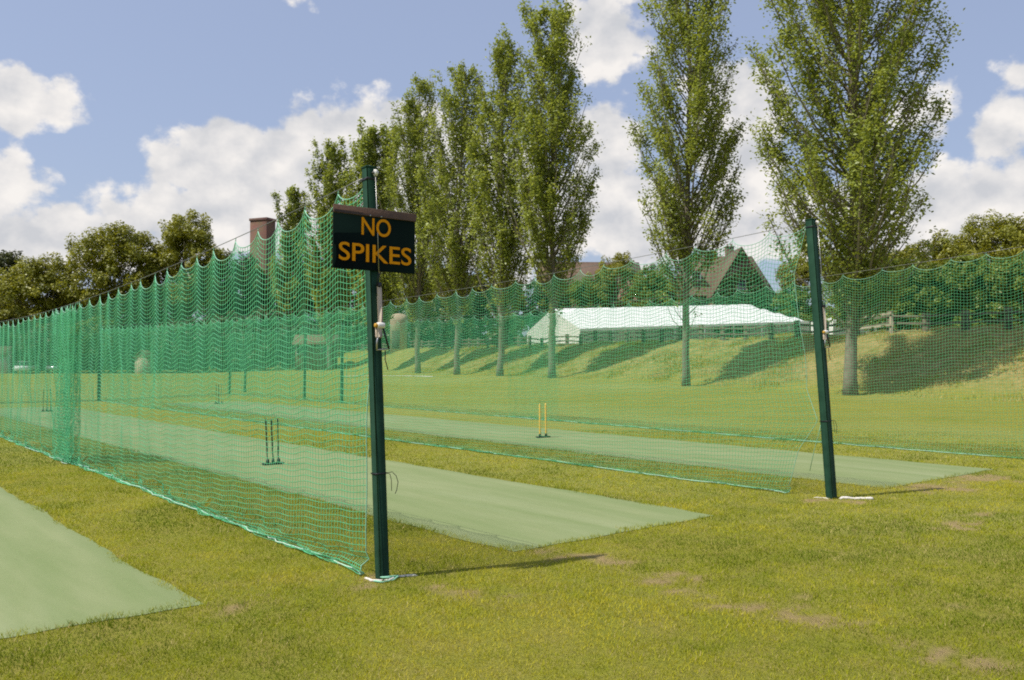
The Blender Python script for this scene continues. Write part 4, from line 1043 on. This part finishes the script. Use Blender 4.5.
def build_world():
    w = bpy.data.worlds.new('World'); SC.world = w; w.use_nodes = True; nt = w.node_tree; nt.nodes.clear()
    out = nd(nt, 'ShaderNodeOutputWorld')
    sky = nd(nt, 'ShaderNodeTexSky', sky_type='NISHITA', sun_disc=False)
    sky.sun_elevation = R(59); sky.sun_rotation = math.atan2(SUN.x, SUN.y); sky.air_density = 1.0; sky.dust_density = 2.2; sky.ozone_density = 1.3; sky.altitude = 60
    hz = nd(nt, 'ShaderNodeMix', data_type='RGBA'); hz.inputs[0].default_value = .50; hz.inputs[7].default_value = rgb(3.7, 4.25, 6.0)
    lk(nt, sky.outputs[0], hz.inputs[6])
    bg = nd(nt, 'ShaderNodeBackground', i_Strength=.13); lk(nt, hz.outputs[2], bg.inputs[0])
    tc = nd(nt, 'ShaderNodeTexCoord'); sx = nd(nt, 'ShaderNodeSeparateXYZ'); lk(nt, tc.outputs['Generated'], sx.inputs[0])
    def math_(op, a, b=None, c=None, clamp=False):
        n = nd(nt, 'ShaderNodeMath', operation=op, use_clamp=clamp)
        for k, v in enumerate((a, b, c)):
            if v is None: continue
            if isinstance(v, (int, float)): n.inputs[k].default_value = v
            else: lk(nt, v, n.inputs[k])
        return n.outputs[0]
    az = math_('ARCTAN2', sx.outputs[0], sx.outputs[1]); el = math_('ARCSINE', sx.outputs[2])
    cb = nd(nt, 'ShaderNodeCombineXYZ'); lk(nt, az, cb.inputs[0]); lk(nt, el, cb.inputs[1]); P = cb.outputs[0]
    def noise(scale, det, ro, off=(0, 0, 0), lac=2.0):
        mp = nd(nt, 'ShaderNodeMapping'); mp.inputs['Location'].default_value = off; mp.inputs['Scale'].default_value = (1, 1.25, 1); lk(nt, P, mp.inputs[0])
        n = nd(nt, 'ShaderNodeTexNoise', i_Scale=scale, i_Detail=det, i_Roughness=ro, i_Lacunarity=lac); lk(nt, mp.outputs[0], n.inputs['Vector']); return n.outputs['Fac']
    n_big, n_up, n_fine = noise(13.0, 9.0, .56), noise(13.0, 5.0, .5, (.006, -.022, 0)), noise(42.0, 7.0, .6, (3, 1, 0))
    wn = nd(nt, 'ShaderNodeTexNoise', i_Scale=30.0, i_Detail=4.0); lk(nt, P, wn.inputs['Vector'])
    wv_ = nd(nt, 'ShaderNodeVectorMath', operation='MULTIPLY_ADD'); lk(nt, wn.outputs['Color'], wv_.inputs[0]); wv_.inputs[1].default_value = (.022, .022, 0); lk(nt, P, wv_.inputs[2])
    def puff(scale, off):
        ao = nd(nt, 'ShaderNodeVectorMath', operation='ADD'); lk(nt, wv_.outputs[0], ao.inputs[0]); ao.inputs[1].default_value = off
        v = nd(nt, 'ShaderNodeTexVoronoi', feature='SMOOTH_F1', i_Scale=scale, i_Smoothness=.35); lk(nt, ao.outputs[0], v.inputs['Vector'])
        return math_('SUBTRACT', 1.0, v.outputs['Distance'])
    pf1, pf2, pu1 = puff(24.0, (0, 0, 0)), puff(58.0, (0, 0, 0)), puff(24.0, (.003, -.012, 0))
    blobs = [(60, 236, 190, 38), (2, 186, 46, 34), (16, 104, 64, 30), (335, 165, 105, 76), (410, 145, 80, 62), (255, 175, 90, 64), (180, 165, 46, 34), (215, 222, 140, 44),
             (500, 215, 170, 70), (608, 25, 44, 68), (603, 145, 48, 46), (625, 215, 90, 55), (735, 125, 60, 80), (745, 225, 110, 44), (925, 112, 44, 28), (930, 212, 110, 50),
             (1016, 124, 48, 34), (1026, 74, 26, 22), (290, 0, 14, 8), (-60, 210, 90, 60), (1120, 190, 110, 60), (-170, 150, 70, 60), (1250, 120, 90, 50)]
    F = None
    for bx, by, rx, ry in blobs:
        a = math.atan((bx - 512) / 890); e = math.atan((360 - by) / 890 * math.cos(a))
        s1 = nd(nt, 'ShaderNodeVectorMath', operation='SUBTRACT'); lk(nt, P, s1.inputs[0]); s1.inputs[1].default_value = (a, e, 0)
        s2 = nd(nt, 'ShaderNodeVectorMath', operation='MULTIPLY'); lk(nt, s1.outputs[0], s2.inputs[0]); s2.inputs[1].default_value = (890 / rx * 1.0, 890 / ry, 0)
        s3 = nd(nt, 'ShaderNodeVectorMath', operation='LENGTH'); lk(nt, s2.outputs[0], s3.inputs[0])
        v = math_('MULTIPLY', math_('SUBTRACT', 1.0, s3.outputs['Value']), min(1.0, min(rx, ry) / 52))
        F = v if F is None else math_('SMOOTH_MAX', F, v, .15)
    # ordinary broken cumulus for the rest of the sky, away from the photographed part
    n_far = noise(3.2, 6.0, .55, (9, 4, 0))
    side = nd(nt, 'ShaderNodeMapRange', i_1=.75, i_2=1.0); lk(nt, math_('ABSOLUTE', az), side.inputs[0])
    far = math_('MULTIPLY_ADD', math_('SUBTRACT', n_far, .58), 5.0, math_('MULTIPLY_ADD', side.outputs[0], 2.0, -2.0))
    F = math_('MAXIMUM', math_('MAXIMUM', F, -1.0), far)
    F = math_('MINIMUM', F, .75)
    dens = math_('ADD', F, math_('MULTIPLY', math_('SUBTRACT', n_big, .5), 1.45))
    dens = math_('ADD', dens, math_('MULTIPLY', math_('SUBTRACT', n_fine, .5), .45))
    dens = math_('ADD', dens, math_('ADD', math_('MULTIPLY', math_('SUBTRACT', pf1, .55), .32), math_('MULTIPLY', math_('SUBTRACT', pf2, .55), .18)))
    mk = nd(nt, 'ShaderNodeMapRange', interpolation_type='SMOOTHSTEP', i_1=-.02, i_2=.24); lk(nt, dens, mk.inputs[0])
    dens2 = math_('ADD', math_('MULTIPLY', math_('SUBTRACT', n_big, n_up), 3.2), math_('MULTIPLY', math_('SUBTRACT', pf1, pu1), 1.0))
    body = nd(nt, 'ShaderNodeMapRange', i_1=.10, i_2=.75, i_3=.0, i_4=-.22); lk(nt, dens, body.inputs[0])
    lit = math_('ADD', math_('ADD', math_('ADD', dens2, .62), body.outputs[0]), math_('MULTIPLY', math_('SUBTRACT', n_fine, .5), .35), None, True)
    cc = nd(nt, 'ShaderNodeMix', data_type='RGBA'); cc.inputs[6].default_value = rgb(.62, .63, .66); cc.inputs[7].default_value = rgb(.95, .91, .87); lk(nt, lit, cc.inputs[0])
    bc = nd(nt, 'ShaderNodeBackground', i_Strength=1.0); lk(nt, cc.outputs[2], bc.inputs[0])
    ms = nd(nt, 'ShaderNodeMixShader'); lk(nt, math_('MULTIPLY', mk.outputs[0], .97), ms.inputs[0]); lk(nt, bg.outputs[0], ms.inputs[1]); lk(nt, bc.outputs[0], ms.inputs[2])
    lk(nt, ms.outputs[0], out.inputs[0])
    w.cycles.sampling_method = 'MANUAL'; w.cycles.sample_map_resolution = 512
build_world()

# ------------------------------------------------------------------ camera and render settings
cam = bpy.data.cameras.new('camera'); cam.sensor_width = 36; cam.lens = 890 / 1024 * 36; cam.clip_end = 5000; cam.clip_start = .05
co = bpy.data.objects.new('camera', cam); C.objects.link(co); co.location = (0, 0, EYE); co.rotation_euler = (R(90) + math.atan(20 / 890), 0, 0); SC.camera = co
vs = SC.view_settings; vs.view_transform = 'Standard'; vs.look = 'None'; vs.exposure = 0.0; vs.gamma = 1.0; vs.use_curve_mapping = False
SC.cycles.max_bounces = 6; SC.cycles.diffuse_bounces = 3; SC.cycles.transmission_bounces = 3; SC.cycles.glossy_bounces = 2
SC.cycles.use_denoising = False; SC.cycles.caustics_reflective = False; SC.cycles.caustics_refractive = False
SC.cycles.sample_clamp_indirect = 6; SC.cycles.filter_width = 1.9
